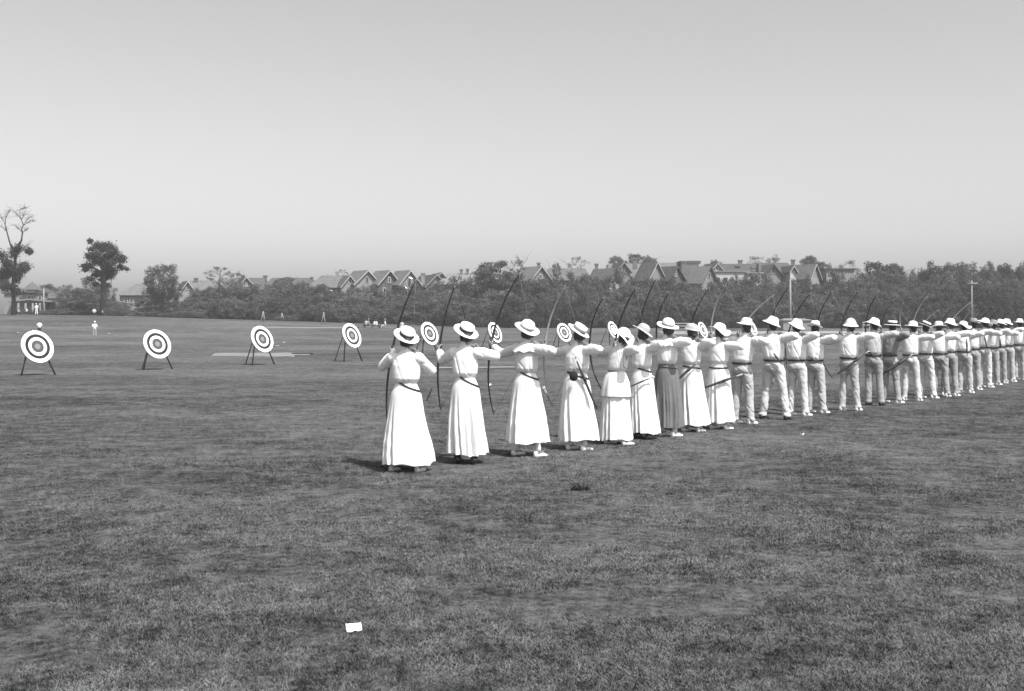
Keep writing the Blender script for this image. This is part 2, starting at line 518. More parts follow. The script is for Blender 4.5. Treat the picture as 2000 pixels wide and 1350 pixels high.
# ------------------------------------------------------------------ foliage prototypes
def crown_mesh(name, seed, leaves=6000, clumps=70, leaf=.034, shape='round', m='leaf', base=.08, gap=0.0):
    r = np.random.default_rng(seed)
    C = []; Rr = []
    tries = 0
    while len(C) < clumps and tries < 5000:
        tries += 1
        d = r.normal(size=3); d /= np.linalg.norm(d)
        q = r.uniform(.45, 1.0) ** .6
        p = d * q
        if shape == 'bush': c = np.array([p[0] * .46, p[1] * .46, base + (1 - base) * (.46 + p[2] * .44)])
        elif shape == 'tall': c = np.array([p[0] * .36, p[1] * .36, base + (1 - base) * (.5 + p[2] * .46)])
        elif shape == 'flat': c = np.array([p[0] * .52, p[1] * .52, base + (1 - base) * (.5 + p[2] * .40)])
        else: c = np.array([p[0] * .44, p[1] * .44, base + (1 - base) * (.5 + p[2] * .45)])
        lump = mnoise.noise(Vector((c * 2.6 + seed).tolist()))
        c[:2] *= 1 + .45 * lump
        c[2] += .10 * mnoise.noise(Vector((c[0] * 3 + seed, c[1] * 3, 9)))
        if gap and mnoise.noise(Vector((c * 3.4 - seed).tolist())) > (.35 - gap): continue
        C.append(c); Rr.append(r.uniform(.055, .125) * (1.15 if q < .7 else .9))
    C = np.array(C); Rr = np.array(Rr)
    idx = r.choice(len(C), leaves, p=Rr ** 2 / np.sum(Rr ** 2))
    d = r.normal(size=(leaves, 3)); d[:, 2] += .25; d /= np.linalg.norm(d, axis=1)[:, None]
    P = C[idx] + d * (Rr[idx] * (r.uniform(.35, 1.12, leaves)))[:, None] * np.array([1.15, 1.15, .85])
    nrm = d + r.normal(size=(leaves, 3)) * .55; nrm /= np.linalg.norm(nrm, axis=1)[:, None]
    t = np.cross(nrm, r.normal(size=(leaves, 3))); t /= np.linalg.norm(t, axis=1)[:, None]
    bt = np.cross(nrm, t)
    sz = leaf * r.uniform(.5, 1.25, leaves)[:, None]
    V = np.stack([P - t * sz * .55, P - bt * sz * .32, P + t * sz * .55, P + bt * sz * .32], 1).reshape(-1, 3)
    V[:, 2] = np.maximum(V[:, 2], .0)
    me = np_mesh(name, V, np.arange(leaves * 4).reshape(-1, 4))
    me.materials.append(M[m]); return me

bush_col = bpy.data.collections.new('bush_prototypes')
for k in range(7):
    me = crown_mesh('bush', 100 + k, 6500, 75, .036, ('bush', 'round', 'bush', 'flat')[k % 4], 'leaf' if k % 3 else 'leaf', .0)
    bush_col.objects.link(bpy.data.objects.new('bush_%d' % k, me))

ENVX = [100, 130, 190, 240, 280, 350, 400, 440, 600, 700, 760, 850, 930, 1000, 1160, 1280, 1380, 1500, 1560, 1650, 1700, 1760, 1800, 1900, 2100]
ENVY = [590, 562, 560, 585, 582, 594, 566, 556, 556, 558, 562, 546, 540, 540, 540, 541, 545, 541, 545, 543, 533, 538, 523, 520, 518]
pts, rots, scls = [], [], []
def belt_point(x, Y, top, w):
    X = (x - 1000) * Y / F_PX; g = tz(X, Y) - .3
    zt = CAM_Z - (top - HOR) * Y / F_PX
    h = max(zt - g, 1.2)
    pts.append((X, Y, g)); rots.append((0, 0, random.uniform(0, 6.28))); scls.append((w, w, h))
for row, (Y0, off, dens) in enumerate(((176.5, 52, 15), (181, 34, 17), (187, 18, 20), (194, 3, 24))):
    x = 108 + row * 7
    while x < 2090:
        top = np.interp(x, ENVX, ENVY) - 10 + off * random.uniform(.75, 1.15) + random.uniform(-8, 10)
        if row == 3 and random.random() < .16: top -= 13
        top = min(top, 620 if row else 626)
        w = random.uniform(3.2, 6.4) * (1, 1.05, 1.15, 1.2)[row]
        if not (row > 1 and (225 < x < 285 or 352 < x < 368)):
            belt_point(x, Y0 + random.uniform(-1.5, 2.5), top, w)
        x += dens * w / 4.6 * random.uniform(.7, 1.2)
x = 36
while x < 112:                                     # low hedge before the left villa
    belt_point(x, 178, 611, 1.6); x += 9
scatter('hedgerow_woodland', pts, rots, scls, bush_col, [random.randrange(7) for _ in pts], 'dense mass of shrubs and small trees along the far edge of the field')

# individual trees
protos = {
    'round': [crown_mesh('crown', 201, 7000, 80, .033, 'round', 'leaf', .0), crown_mesh('crown', 202, 7000, 80, .033, 'round', 'leaf', .0)],
    'dense': [crown_mesh('crown', 261, 9500, 95, .036, 'bush', 'leaf', .0), crown_mesh('crown', 262, 9500, 95, .036, 'bush', 'leaf', .0)],
    'tall': [crown_mesh('crown', 211, 7000, 80, .030, 'tall', 'leaf', .0)],
    'flat': [crown_mesh('crown', 221, 6500, 75, .034, 'flat', 'leaf', .0)],
    'sparse': [crown_mesh('crown', 231, 1900, 48, .034, 'round', 'leaf', .0, .12), crown_mesh('crown', 232, 1900, 44, .034, 'flat', 'leaf', .0, .1)],
    'pale': [crown_mesh('crown', 241, 7000, 80, .033, 'bush', 'leaf_light', .0)],
    'dark': [crown_mesh('crown', 251, 8000, 85, .030, 'round', 'leaf_dark', .0), crown_mesh('crown', 252, 8000, 80, .030, 'tall', 'leaf_dark', .0)],
}
def branches(bm, base, top, r0, n, spread, seed, depth=0):
    r = random.Random(seed)
    pts_ = [base]; rad = [r0]
    for k in range(1, 6):
        t = k / 5
        pts_.append(base.lerp(top, t) + Vector((r.uniform(-1, 1), r.uniform(-1, 1), 0)) * (top - base).length * .03)
        rad.append(r0 * (1 - t * .78))
    tube(bm, pts_, rad, 7 if depth == 0 else 5)
    if depth < 2:
        for k in range(n):
            t = r.uniform(.35, .95); p = base.lerp(top, t); a = r.uniform(0, 6.28)
            ln = (top - base).length * r.uniform(.28, .5) * (1 if depth == 0 else .8)
            q = p + Vector((math.cos(a) * spread, math.sin(a) * spread, r.uniform(.35, 1.0))).normalized() * ln
            branches(bm, p, q, r0 * (1 - t * .75) * .55, max(2, n // 2), spread, seed * 7 + k, depth + 1)

def tree(x, top, wpx, Y, kind, label, trunk_px=None, group='trees along the far skyline', base_y=None, v=0):
    X = (x - 1000) * Y / F_PX; g = tz(X, Y)
    zt = CAM_Z - (top - HOR) * Y / F_PX; H = zt - g; W = wpx * Y / F_PX
    o = thing('tree', label, 'tree', (X, Y, g), 0, group)
    lst = protos[kind]; me = lst[v % len(lst)]
    c = new_obj('crown', me, o)
    c0 = H * .25 if base_y is None else (CAM_Z - (base_y - HOR) * Y / F_PX) - g
    c.location = (0, 0, c0); c.scale = (W * 1.05, W * 1.05, H - c0); c.rotation_euler = (0, 0, (x * 1.7) % 6.28)
    bm = bmesh.new()
    branches(bm, Vector((0, 0, -.2)), Vector((W * .05, 0, H * .82)), max(.14, H * .022), 7, 1.0, int(x))
    bm_obj('trunk', bm, M['bark'], o)
    return o
SK = [  # x, top, width, Y, kind, base_y, label
    (317, 502, 82, 180, 'dense', 600, 'rounded full-leaved tree standing alone behind the left shrubs'),
    (428, 516, 56, 186, 'sparse', 560, 'thin feathery tree before the grey roofs at left'),
    (463, 530, 30, 200, 'sparse', 560, 'small thin treetop left of the twin-window gable'),
    (92, 552, 46, 192, 'round', 590, 'low round tree just right of the turreted villa'),
    (155, 556, 70, 182, 'flat', 612, 'broad low tree behind the left shrubs, left of the lone dark tree'),
    (668, 524, 26, 225, 'sparse', 545, 'small wispy treetop above the long grey roof'),
    (560, 534, 60, 196, 'dense', 590, 'bushy tree hiding the middle of the left roofs'),
    (700, 566, 96, 183, 'pale', 628, 'pale bushy tree beneath the three gables'),
    (970, 499, 86, 184, 'dense', 575, 'tall broad-crowned tree left of the chimneyed roofs, highest there'),
    (975, 560, 105, 180, 'pale', 632, 'pale leafy tree in front of the tall broad-crowned tree'),
    (1012, 501, 36, 190, 'sparse', 560, 'thin treetop beside the tall broad-crowned tree'),
    (1128, 495, 40, 232, 'sparse', 545, 'thin airy treetop rising alone over the middle roofs'),
    (1087, 511, 20, 205, 'round', 545, 'small pointed treetop before the middle roofs'),
    (1205, 497, 44, 240, 'dense', 545, 'dark treetop behind the left of the brick-chimneyed house'),
    (1246, 488, 62, 240, 'dense', 545, 'highest dark treetop right behind the brick chimney'),
    (1272, 498, 36, 236, 'round', 545, 'rounded treetop just right of the brick chimney'),
    (1150, 528, 60, 192, 'dense', 600, 'leafy tree left of the small white gable'),
    (1398, 505, 30, 236, 'round', 545, 'small treetop behind the gabled dormer'),
    (1436, 535, 34, 198, 'tall', 590, 'bushy tree against the low white building'),
    (1480, 495, 52, 238, 'sparse', 545, 'pale airy treetop behind the long right roofs'),
    (1512, 498, 40, 240, 'sparse', 545, 'airy treetop left of the tall right chimney'),
    (1580, 496, 46, 238, 'dense', 545, 'rounded treetop behind the pale right gable'),
    (1608, 503, 42, 236, 'dense', 560, 'treetop between the pale gable and the flat-roofed house'),
    (1655, 502, 42, 236, 'sparse', 560, 'airy treetop above the flat-roofed pale house'),
    (1715, 498, 80, 200, 'dense', 590, 'large leafy tree right of the flat-roofed pale house'),
    (1742, 510, 60, 196, 'dense', 590, 'sloping leafy tree left of the notch in the skyline'),
    (1787, 521, 34, 205, 'round', 590, 'small round tree right of the notch in the skyline'),
    (1812, 518, 40, 205, 'round', 590, 'rounded tree before the right-hand wood'),
    (1860, 505, 64, 200, 'flat', 590, 'broad-topped tree in the right-hand wood'),
    (1890, 506, 56, 204, 'round', 590, 'rounded tree in the middle of the right-hand wood'),
    (1928, 507, 46, 196, 'dark', 590, 'dark tall tree near the right end of the wood'),
    (1962, 515, 60, 190, 'dark', 590, 'dark tree at the right end of the wood'),
    (1995, 518, 60, 186, 'dark', 600, 'last dark tree beside the right edge of the picture'),
    (1950, 575, 60, 172, 'dark', 632, 'very dark low tree behind the last men'),
]
for i, (x, top, w, Y, kind, by, lab) in enumerate(SK):
    tree(x, top, w, Y, kind, lab, base_y=by, v=i)

def lone_tree():
    """clumpy dark tree with a bare trunk and open gaps"""
    Y = 172; X = (202 - 1000) * Y / F_PX; g = tz(X, Y)
    o = thing('tree', 'lone dark clumpy tree with a tall bare trunk at left', 'tree', (X, Y, g))
    r = np.random.default_rng(5)
    cl = [(172, 500, 13), (185, 480, 12), (200, 482, 13), (215, 484, 15), (228, 494, 15), (238, 506, 13), (212, 502, 15), (196, 500, 12), (222, 516, 13), (200, 516, 12),
          (166, 522, 11), (178, 520, 11), (190, 512, 12), (206, 528, 12), (192, 532, 12), (180, 536, 9), (220, 530, 11), (236, 522, 9), (212, 540, 9), (186, 546, 9), (186, 556, 7),
          (244, 508, 6), (160, 526, 6), (219, 558, 7), (198, 546, 9), (170, 486, 7), (182, 472, 7), (241, 525, 5)]
    C = np.array([((x - 202) * Y / F_PX, r.uniform(-2.2, 2.2), CAM_Z - (y - HOR) * Y / F_PX - g) for x, y, q in cl]); Rr = np.array([q * Y / F_PX for _, _, q in cl])
    n = 12500; idx = r.choice(len(C), n, p=Rr ** 2 / np.sum(Rr ** 2))
    d = r.normal(size=(n, 3)); d /= np.linalg.norm(d, axis=1)[:, None]
    P = C[idx] + d * (Rr[idx] * np.abs(r.normal(.62, .34, n)))[:, None] * np.array([1.02, 1.2, .70]); P += r.normal(size=(n, 3)) * .09
    nr = d + r.normal(size=(n, 3)) * .6; nr /= np.linalg.norm(nr, axis=1)[:, None]
    t = np.cross(nr, r.normal(size=(n, 3))); t /= np.linalg.norm(t, axis=1)[:, None]; bt = np.cross(nr, t)
    sz = .26 * r.uniform(.4, 1.3, n)[:, None]
    V = np.stack([P - t * sz * .6, P - bt * sz * .4, P + t * sz * .6, P + bt * sz * .4], 1).reshape(-1, 3)
    me = np_mesh('crown', V, np.arange(n * 4).reshape(-1, 4)); new_obj('crown', me, o, M['leaf_dark'])
    bm = bmesh.new()
    zf = CAM_Z - (545 - HOR) * Y / F_PX - g
    tube(bm, [(0, 0, -.3), (-.05, 0, 1.2), (.05, 0, 3), (0, 0, zf), (.15, 0, zf + 1.6), (.3, 0, zf + 3.4)], [.62, .5, .45, .42, .26, .1], 9)
    for c_, q in zip(C, Rr):
        s_ = Vector((0, 0, min(zf + .2 + max(0, c_[2] - zf) * .35, c_[2] - .2)))
        tube(bm, [s_, s_.lerp(Vector(c_), .5) + Vector((0, 0, .15)), Vector(c_)], [.14, .09, .04], 5)
    bm_obj('trunk', bm, M['bark'], o)
lone_tree()

def edge_tree():
    Y = 165; X = (26 - 1000) * Y / F_PX; g = tz(X, Y)
    o = thing('tree', 'half-bare dead-topped tree at the far left edge', 'tree', (X, Y, g))
    k = Y / F_PX
    def q(x, y, d=0): return Vector(((x - 26) * k, d, CAM_Z - (y - HOR) * k - g))
    bm = bmesh.new()
    tube(bm, [q(26, 622), q(27, 590), q(25, 560), q(28, 530), q(30, 505), q(36, 478)], [.36, .3, .27, .24, .2, .16], 9)
    tube(bm, [q(36, 478), q(42, 470), q(44, 455), q(42, 447), q(46, 440), q(40, 425), q(38, 412)], [.16, .14, .12, .10, .08, .05, .02], 7)
    tube(bm, [q(30, 505), q(18, 470), q(10, 440), q(12, 415)], [.15, .11, .07, .03], 6)
    rr = random.Random(3)
    ends = [(q(46, 440), (60, 425)), (q(46, 440), (66, 428)), (q(42, 430), (54, 412)), (q(42, 430), (30, 410)), (q(38, 412), (48, 404)), (q(44, 455), (58, 447)), (q(10, 440), (-4, 418)), (q(12, 425), (24, 405)),
            (q(36, 478), (56, 486)), (q(33, 495), (50, 478)), (q(44, 455), (28, 440)), (q(15, 455), (-2, 442))]
    for s_, (ex, ey) in ends:
        e = q(ex, ey, rr.uniform(-1, 1))
        tube(bm, [s_, s_.lerp(e, .5) + Vector((0, 0, .15)), e], [.05, .035, .015], 4)
        for _ in range(16):
            b0 = s_.lerp(e, rr.uniform(.3, 1)); e2 = b0 + Vector((rr.uniform(-1, 1), rr.uniform(-.6, .6), rr.uniform(-.2, .9))) * rr.uniform(.5, 1.5)
            tube(bm, [b0, e2], [.022, .009], 3)
    bm_obj('trunk', bm, M['bark'], o)
    r = np.random.default_rng(8)
    cl = [(38, 486, 10), (48, 490, 8), (30, 495, 11), (55, 492, 5), (42, 520, 11), (32, 528, 13), (48, 527, 8), (38, 538, 10), (22, 515, 12), (14, 530, 14), (30, 562, 9), (38, 570, 8), (16, 560, 12), (5, 500, 12), (0, 540, 14), (34, 548, 6)]
    C = np.array([((x - 26) * k, r.uniform(-1.5, 1.5), CAM_Z - (y - HOR) * k - g) for x, y, s in cl]); Rr = np.array([s * k for _, _, s in cl])
    n = 9000; idx = r.choice(len(C), n, p=Rr ** 2 / np.sum(Rr ** 2)); d = r.normal(size=(n, 3)); d /= np.linalg.norm(d, axis=1)[:, None]
    P = C[idx] + d * (Rr[idx] * np.abs(r.normal(.7, .38, n)))[:, None] * np.array([1, 1.2, .9])
    nr = d + r.normal(size=(n, 3)) * .6; nr /= np.linalg.norm(nr, axis=1)[:, None]
    t = np.cross(nr, r.normal(size=(n, 3))); t /= np.linalg.norm(t, axis=1)[:, None]; bt = np.cross(nr, t); sz = .24 * r.uniform(.5, 1.2, n)[:, None]
    V = np.stack([P - t * sz * .6, P - bt * sz * .4, P + t * sz * .6, P + bt * sz * .4], 1).reshape(-1, 3)
    new_obj('crown', np_mesh('crown', V, np.arange(n * 4).reshape(-1, 4)), o, M['leaf_dark'])
edge_tree()

# ------------------------------------------------------------------ houses beyond the wood
def frame_mesh(bm, Mx, x0, x1, z0, z1, y, t, d):
    box(bm, (x0 - t, y - d, z0 - t), (x0, y, z1 + t), Mx); box(bm, (x1, y - d, z0 - t), (x1 + t, y, z1 + t), Mx)
    box(bm, (x0, y - d, z1), (x1, y, z1 + t), Mx); box(bm, (x0, y - d, z0 - t), (x1, y, z0), Mx)
    zm = (z0 + z1) / 2
    box(bm, (x0, y - d * .7, zm - .03), (x1, y, zm + .03), Mx)

def window(parent, Mx, x, z, w, h, y=0.0, frame='trim', awn=False):
    bm = bmesh.new(); frame_mesh(bm, Mx, x - w / 2, x + w / 2, z - h / 2, z + h / 2, y, .14, .10)
    wo = bm_obj('window', bm, M[frame], parent, False)
    bm = bmesh.new(); box(bm, (x - w / 2, y - .04, z - h / 2), (x + w / 2, y - .012, z + h / 2), Mx)
    bm_obj('pane', bm, M['glass'], wo, False)
    if awn:
        bm = bmesh.new()
        v_ = [bm.verts.new(Mx @ Vector(p)) for p in ((x - w * .7, y - .11, z + h * .55), (x + w * .7, y - .11, z + h * .55), (x + w * .7, y - .9, z - h * .05), (x - w * .7, y - .9, z - h * .05),
                                                     (x - w * .7, y - .11, z - h * .05), (x + w * .7, y - .11, z - h * .05))]
        for f in ((0, 1, 2, 3), (0, 3, 4), (1, 5, 2)): bm.faces.new([v_[i] for i in f])
        bm_obj('awning', bm, M['awning'], parent, False)

def chimney(parent, x, y0, y1, wpx, Y, m='brick'):
    k = Y / F_PX; a = px(x - wpx / 2, y0, Y); b_ = px(x + wpx / 2, y1, Y)
    bm = bmesh.new(); d = (b_.x - a.x)
    box(bm, (a.x, Y - d / 2, b_.z), (b_.x, Y + d / 2, a.z - .25)); box(bm, (a.x - .1, Y - d / 2 - .1, a.z - .25), (b_.x + .1, Y + d / 2 + .1, a.z))
    return bm_obj('chimney', bm, M[m], parent, False)

def gable(parent, xp, yr, wpx, xl, ye, Y, th, wall, roof, win=None, yb=640, barge='trim_g', L=None):
    """gabled wing: peak at photo (xp, yr), gable wpx wide, ridge running back-left to xl, eaves at ye"""
    k = Y / F_PX; th = R(th)
    W = wpx * k / math.cos(th); Ln = L if L else max(3, abs(xp - xl) * k / max(.15, math.sin(abs(th))))
    P = px(xp, yr, Y); zr = P.z; ze = CAM_Z - (ye - HOR) * k; zb = CAM_Z - (yb - HOR) * k
    Mx = Matrix.Translation((P.x, Y, 0)) @ Matrix.Rotation(th, 4, 'Z')
    h = W / 2
    bm = bmesh.new()
    pr = [(-h, ze), (-h, zb), (h, zb), (h, ze), (0, zr - .12)]
    A = [bm.verts.new(Mx @ Vector((x, 0, z))) for x, z in pr]; B_ = [bm.verts.new(Mx @ Vector((x, Ln, z))) for x, z in pr]
    bm.faces.new(A); bm.faces.new(B_[::-1])
    for i in range(5): bm.faces.new((A[i], B_[i], B_[(i + 1) % 5], A[(i + 1) % 5]))
    bm_obj('wall', bm, M[wall], parent, False)
    ov = .28; sl_ = (zr - ze) / h
    bm = bmesh.new()
    for sgn in (-1, 1):
        q = [Vector((0, -.4, zr)), Vector((sgn * (h + ov), -.4, ze - ov * sl_)), Vector((sgn * (h + ov), Ln + .4, ze - ov * sl_)), Vector((0, Ln + .4, zr))]
        lo = [bm.verts.new(Mx @ p) for p in q]; up = [bm.verts.new(Mx @ (p + Vector((0, 0, .22)))) for p in q]
        bm.faces.new(lo); bm.faces.new(up[::-1])
        for i in range(4): bm.faces.new((lo[i], lo[(i + 1) % 4], up[(i + 1) % 4], up[i]))
    bm_obj('roof', bm, M[roof], parent, False)
    for sgn in (-1, 1):
        bm = bmesh.new()
        q = [Vector((0, -.45, zr + .2)), Vector((sgn * (h + ov), -.45, ze - ov * sl_ + .2)), Vector((sgn * (h + ov), -.45, ze - ov * sl_ - .0)), Vector((0, -.45, zr - .02))]
        f_ = [bm.verts.new(Mx @ p) for p in q]; g_ = [bm.verts.new(Mx @ (p + Vector((0, -.08, 0)))) for p in q]
        bm.faces.new(f_); bm.faces.new(g_[::-1])
        for i in range(4): bm.faces.new((f_[i], f_[(i + 1) % 4], g_[(i + 1) % 4], g_[i]))
        bm_obj('bargeboard', bm, M[barge], parent, False)
    for (u, y, w, hh, fr, awn) in (win or []):
        window(parent, Mx, u * h, CAM_Z - (y - HOR) * k, w * k, hh * k, 0, fr, awn)
    return Mx

def slab_block(parent, x0, x1, yt, yb, Y, depth, wall, wins=(), cornice='trim_g', ch=.35):
    k = Y / F_PX; a = px(x0, yt, Y); b_ = px(x1, yb, Y)
    bm = bmesh.new(); box(bm, (a.x, Y, b_.z), (b_.x, Y + depth, a.z)); bm_obj('wall', bm, M[wall], parent, False)
    bm = bmesh.new(); box(bm, (a.x - .3, Y - .3, a.z + .002), (b_.x + .3, Y + depth + .3, a.z + ch)); bm_obj('roof', bm, M[cornice], parent, False)
    Mx = Matrix.Identity(4)
    for (x, y, w, h, fr, awn) in wins:
        p = px(x, y, Y); window(parent, Mx, p.x, p.z, w * k, h * k, Y, fr, awn)

def hip_block(parent, x0, x1, xr0, xr1, yr, ye, yb, Y, depth, wall, roof, wins=()):
    k = Y / F_PX; A = px(x0, ye, Y); B_ = px(x1, yb, Y); zr = CAM_Z - (yr - HOR) * k
    bm = bmesh.new(); box(bm, (A.x, Y, B_.z), (B_.x, Y + depth, A.z)); bm_obj('wall', bm, M[wall], parent, False)
    o_ = .5; r0, r1 = px(xr0, yr, Y).x, px(xr1, yr, Y).x
    bm = bmesh.new()
    c = [bm.verts.new(p) for p in ((A.x - o_, Y - o_, A.z), (B_.x + o_, Y - o_, A.z), (B_.x + o_, Y + depth + o_, A.z), (A.x - o_, Y + depth + o_, A.z))]
    t = [bm.verts.new((r0, Y + depth / 2, zr)), bm.verts.new((r1, Y + depth / 2, zr))]
    bm.faces.new((c[0], c[1], t[1], t[0])); bm.faces.new((c[2], c[3], t[0], t[1])); bm.faces.new((c[1], c[2], t[1])); bm.faces.new((c[3], c[0], t[0]))
    bm.faces.new(c[::-1])
    bm_obj('roof', bm, M[roof], parent, False)
    for (x, y, w, h, fr, awn) in wins:
        p = px(x, y, Y); window(parent, Matrix.Identity(4), p.x, p.z, w * k, h * k, Y, fr, awn)

def house(label, x, Y, cat='house', name='house'):
    X = (x - 1000) * Y / F_PX
    o = thing(name, label, cat, (X, Y, tz(X, Y)), 0)
    return o
def settle(o):
    for ch in o.children:                       # parts were laid out in place
        ch.matrix_parent_inverse = Matrix.Translation(o.location).inverted()

# left villa with the turret
h = house('pale villa with a pointed turret at the far left', 60, 186)
slab_block(h, 8, 88, 574, 618, 186, 9, 'wall_p', [(57, 582, 5, 6, 'trim', False), (64, 582, 4, 6, 'trim', False), (78, 582, 5, 6, 'trim', False), (40, 582, 4, 6, 'trim', False)], 'roof_d', .3)
hip_block(h, 8, 86, 20, 70, 562, 572, 574, 186.2, 9, 'wall_g', 'roof_d')
hip_block(h, 51, 67, 59, 59.4, 550, 566, 572, 185.4, 1.6, 'wall_w', 'roof', [])
gable(h, 60, 586, 80, 20, 590, 184.5, 0, 'wall_g', 'roof_d', L=1.8, yb=591)
bm = bmesh.new()
for xx in (36, 50, 64, 78, 86): p = px(xx, 592, 183.6); box(bm, (p.x - .12, 183.5, CAM_Z - (617 - HOR) * .0835), (p.x + .12, 183.74, p.z))
bm_obj('porch_posts', bm, M['trim'], h, False)
slab_block(h, 88, 114, 583, 620, 187, 7, 'wall_p', [(96, 596, 4, 8, 'trim', False), (106, 596, 4, 8, 'trim', False)], 'roof_l', .9)
settle(h)
o = thing('flagpole', 'white flagpole in front of the turreted villa', 'flagpole', px(85.5, 603, 182))
bm = bmesh.new(); tube(bm, [(0, 0, -1), (0, 0, 1.6), (0, 0, 3.2)], [.12, .1, .07], 8); bm_obj('pole', bm, M['trim'], o)
bm = bmesh.new(); ball(bm, (0, 0, 3.28), (.11, .11, .11)); bm_obj('finial', bm, M['trim'], o)

h = house('hip-roofed pale house behind the lone dark tree', 255, 200)
hip_block(h, 234, 286, 248, 284, 553, 577, 635, 200, 10, 'wall_p', 'roof', [(246, 587, 4, 6, 'trim', False), (257, 588, 4, 6, 'trim', False)]); settle(h)
h = house('gabled grey house just right of the rounded tree', 375, 200)
gable(h, 366, 551, 30, 340, 575, 198, 25, 'wall_p', 'roof_d', [(0, 562, 4, 6, 'trim', False)], barge='trim')
hip_block(h, 362, 412, 356, 410, 546, 568, 640, 203, 10, 'wall_p', 'roof', [(372, 585, 4, 6, 'trim', False)]); chimney(h, 383, 543, 552, 6, 207); settle(h)
h = house('dark house with a twin-window gable among left trees', 480, 202)
gable(h, 481, 543, 40, 440, 566, 200, 20, 'wall_g', 'roof_d', [(-.14, 555, 3.4, 7, 'trim', False), (.2, 555, 3.4, 7, 'trim', False)], barge='trim'); chimney(h, 474, 537, 546, 6, 206)
hip_block(h, 432, 512, 444, 505, 541, 566, 640, 205, 10, 'wall_g', 'roof_d'); settle(h)
h = house('long dark-roofed house half hidden by the bushy tree', 560, 204)
gable(h, 562, 543, 40, 520, 568, 202, 20, 'wall_g', 'roof_d', [(0, 556, 4, 7, 'trim', False)], barge='trim_g')
hip_block(h, 512, 606, 520, 600, 541, 568, 640, 206, 10, 'wall_d', 'roof_d'); chimney(h, 518, 538, 546, 6, 210); chimney(h, 609, 541, 548, 4, 206); settle(h)
h = house('long grey-roofed house with an end gable', 650, 198)
hip_block(h, 604, 692, 619, 672, 536, 562, 640, 198, 10, 'wall_g', 'roof', [(645, 569, 6, 5, 'trim', True)])
gable(h, 683, 540, 30, 664, 560, 196, 22, 'wall_p', 'roof', [(0, 549, 4, 7, 'trim', False)], barge='trim'); settle(h)
for xp, w, xl, wall, win, lab in ((717, 46, 686, 'wall_p', [(0, 547, 4, 9, 'trim_g', False), (-.3, 566, 4, 6, 'trim', False)], 'pale gabled house, left of the three alike in a row'),
                            (760, 40, 730, 'wall_d', [(0, 547, 4, 9, 'trim', False), (-.45, 568, 4, 9, 'trim', False)], 'dark brick gabled house, middle of three in a row'),
                            (800, 38, 770, 'wall_g', [(0, 545, 4, 6, 'trim', True), (.45, 566, 4, 6, 'trim', True), (-.5, 564, 4, 6, 'trim', True)], 'gabled house with white awnings, right of three in a row')):
    h = house(lab, xp, 197); gable(h, xp, 530, w, xl, 556, 197, 35, wall, 'roof', win, barge='trim'); settle(h)
h = house('low house with a pale square chimney stack', 838, 206)
gable(h, 852, 538, 40, 815, 560, 206, 25, 'wall_g', 'roof_d', [], barge='trim_g'); chimney(h, 826, 533, 556, 7, 203, 'wall_p'); settle(h)
h = house('light-roofed house with two small chimneys', 895, 204)
hip_block(h, 856, 952, 872, 940, 532, 556, 640, 204, 11, 'wall_p', 'roof_l'); gable(h, 862, 534, 30, 840, 550, 207, 15, 'wall_g', 'roof'); chimney(h, 901, 526, 536, 5, 209); chimney(h, 913, 525, 536, 5, 209); settle(h)
h = house('chimneyed gabled house left of the airy treetop', 1048, 202)
gable(h, 1056, 522, 40, 1020, 548, 200, 30, 'wall_g', 'roof', [(0, 540, 4, 6, 'trim', False)], barge='trim')
hip_block(h, 1020, 1075, 1032, 1064, 520, 546, 640, 205, 9, 'wall_g', 'roof'); chimney(h, 1052, 513, 524, 6, 209); settle(h)
h = house('long plain grey roof behind the middle treetops', 1105, 206)
hip_block(h, 1062, 1152, 1072, 1146, 522, 548, 640, 206, 10, 'wall_g', 'roof'); settle(h)
h = house('house with a small bright white gable', 1190, 202)
gable(h, 1201, 526, 22, 1165, 546, 200, 40, 'wall_w', 'roof', [(0, 538, 3.4, 6, 'wall_d', False)], barge='roof_d'); chimney(h, 1165, 515, 526, 6, 209); settle(h)
h = house('large roofed house with a tall brick chimney', 1240, 203)
hip_block(h, 1186, 1282, 1194, 1280, 512, 544, 640, 203, 11, 'wall_g', 'roof'); gable(h, 1218, 514, 26, 1200, 530, 201, 10, 'wall_g', 'roof_d', [(-.1, 528, 3, 7, 'trim_g', False), (.3, 528, 3, 7, 'trim_g', False)]); chimney(h, 1240, 504, 526, 8, 202)
gable(h, 1282, 514, 34, 1260, 546, 200, 30, 'wall_g', 'roof', [], barge='trim'); settle(h)
h = house('broad roofed house with a dark cornice and tall chimney', 1325, 203)
slab_block(h, 1332, 1365, 515, 530, 205, 6, 'wall_w', [], 'roof_d', .5)
hip_block(h, 1284, 1372, 1290, 1330, 511, 546, 640, 204, 9, 'wall_g', 'roof'); chimney(h, 1335, 510, 534, 9, 202)
gable(h, 1321, 522, 34, 1296, 548, 200, 35, 'wall_d', 'roof_d', [(-.1, 535, 3, 8, 'trim', False)], barge='roof_d'); settle(h)
h = house('dark gabled house left of the low white building', 1372, 201)
gable(h, 1385, 522, 34, 1345, 552, 200, 38, 'wall_g', 'roof', [(0, 538, 4, 7, 'trim_g', False)], barge='roof_d'); settle(h)
h = house('long dark roof with a small square-windowed gable', 1440, 206)
hip_block(h, 1370, 1500, 1386, 1498, 513, 542, 640, 208, 10, 'wall_g', 'roof_d'); gable(h, 1400, 516, 28, 1390, 531, 206, 12, 'wall_g', 'roof_d', [(0, 525, 4, 6, 'trim', False)], barge='trim_g'); chimney(h, 1471, 521, 531, 8, 205); chimney(h, 1446, 508, 516, 7, 211); settle(h)
h = house('low white flat-roofed building among the right roofs', 1440, 200)
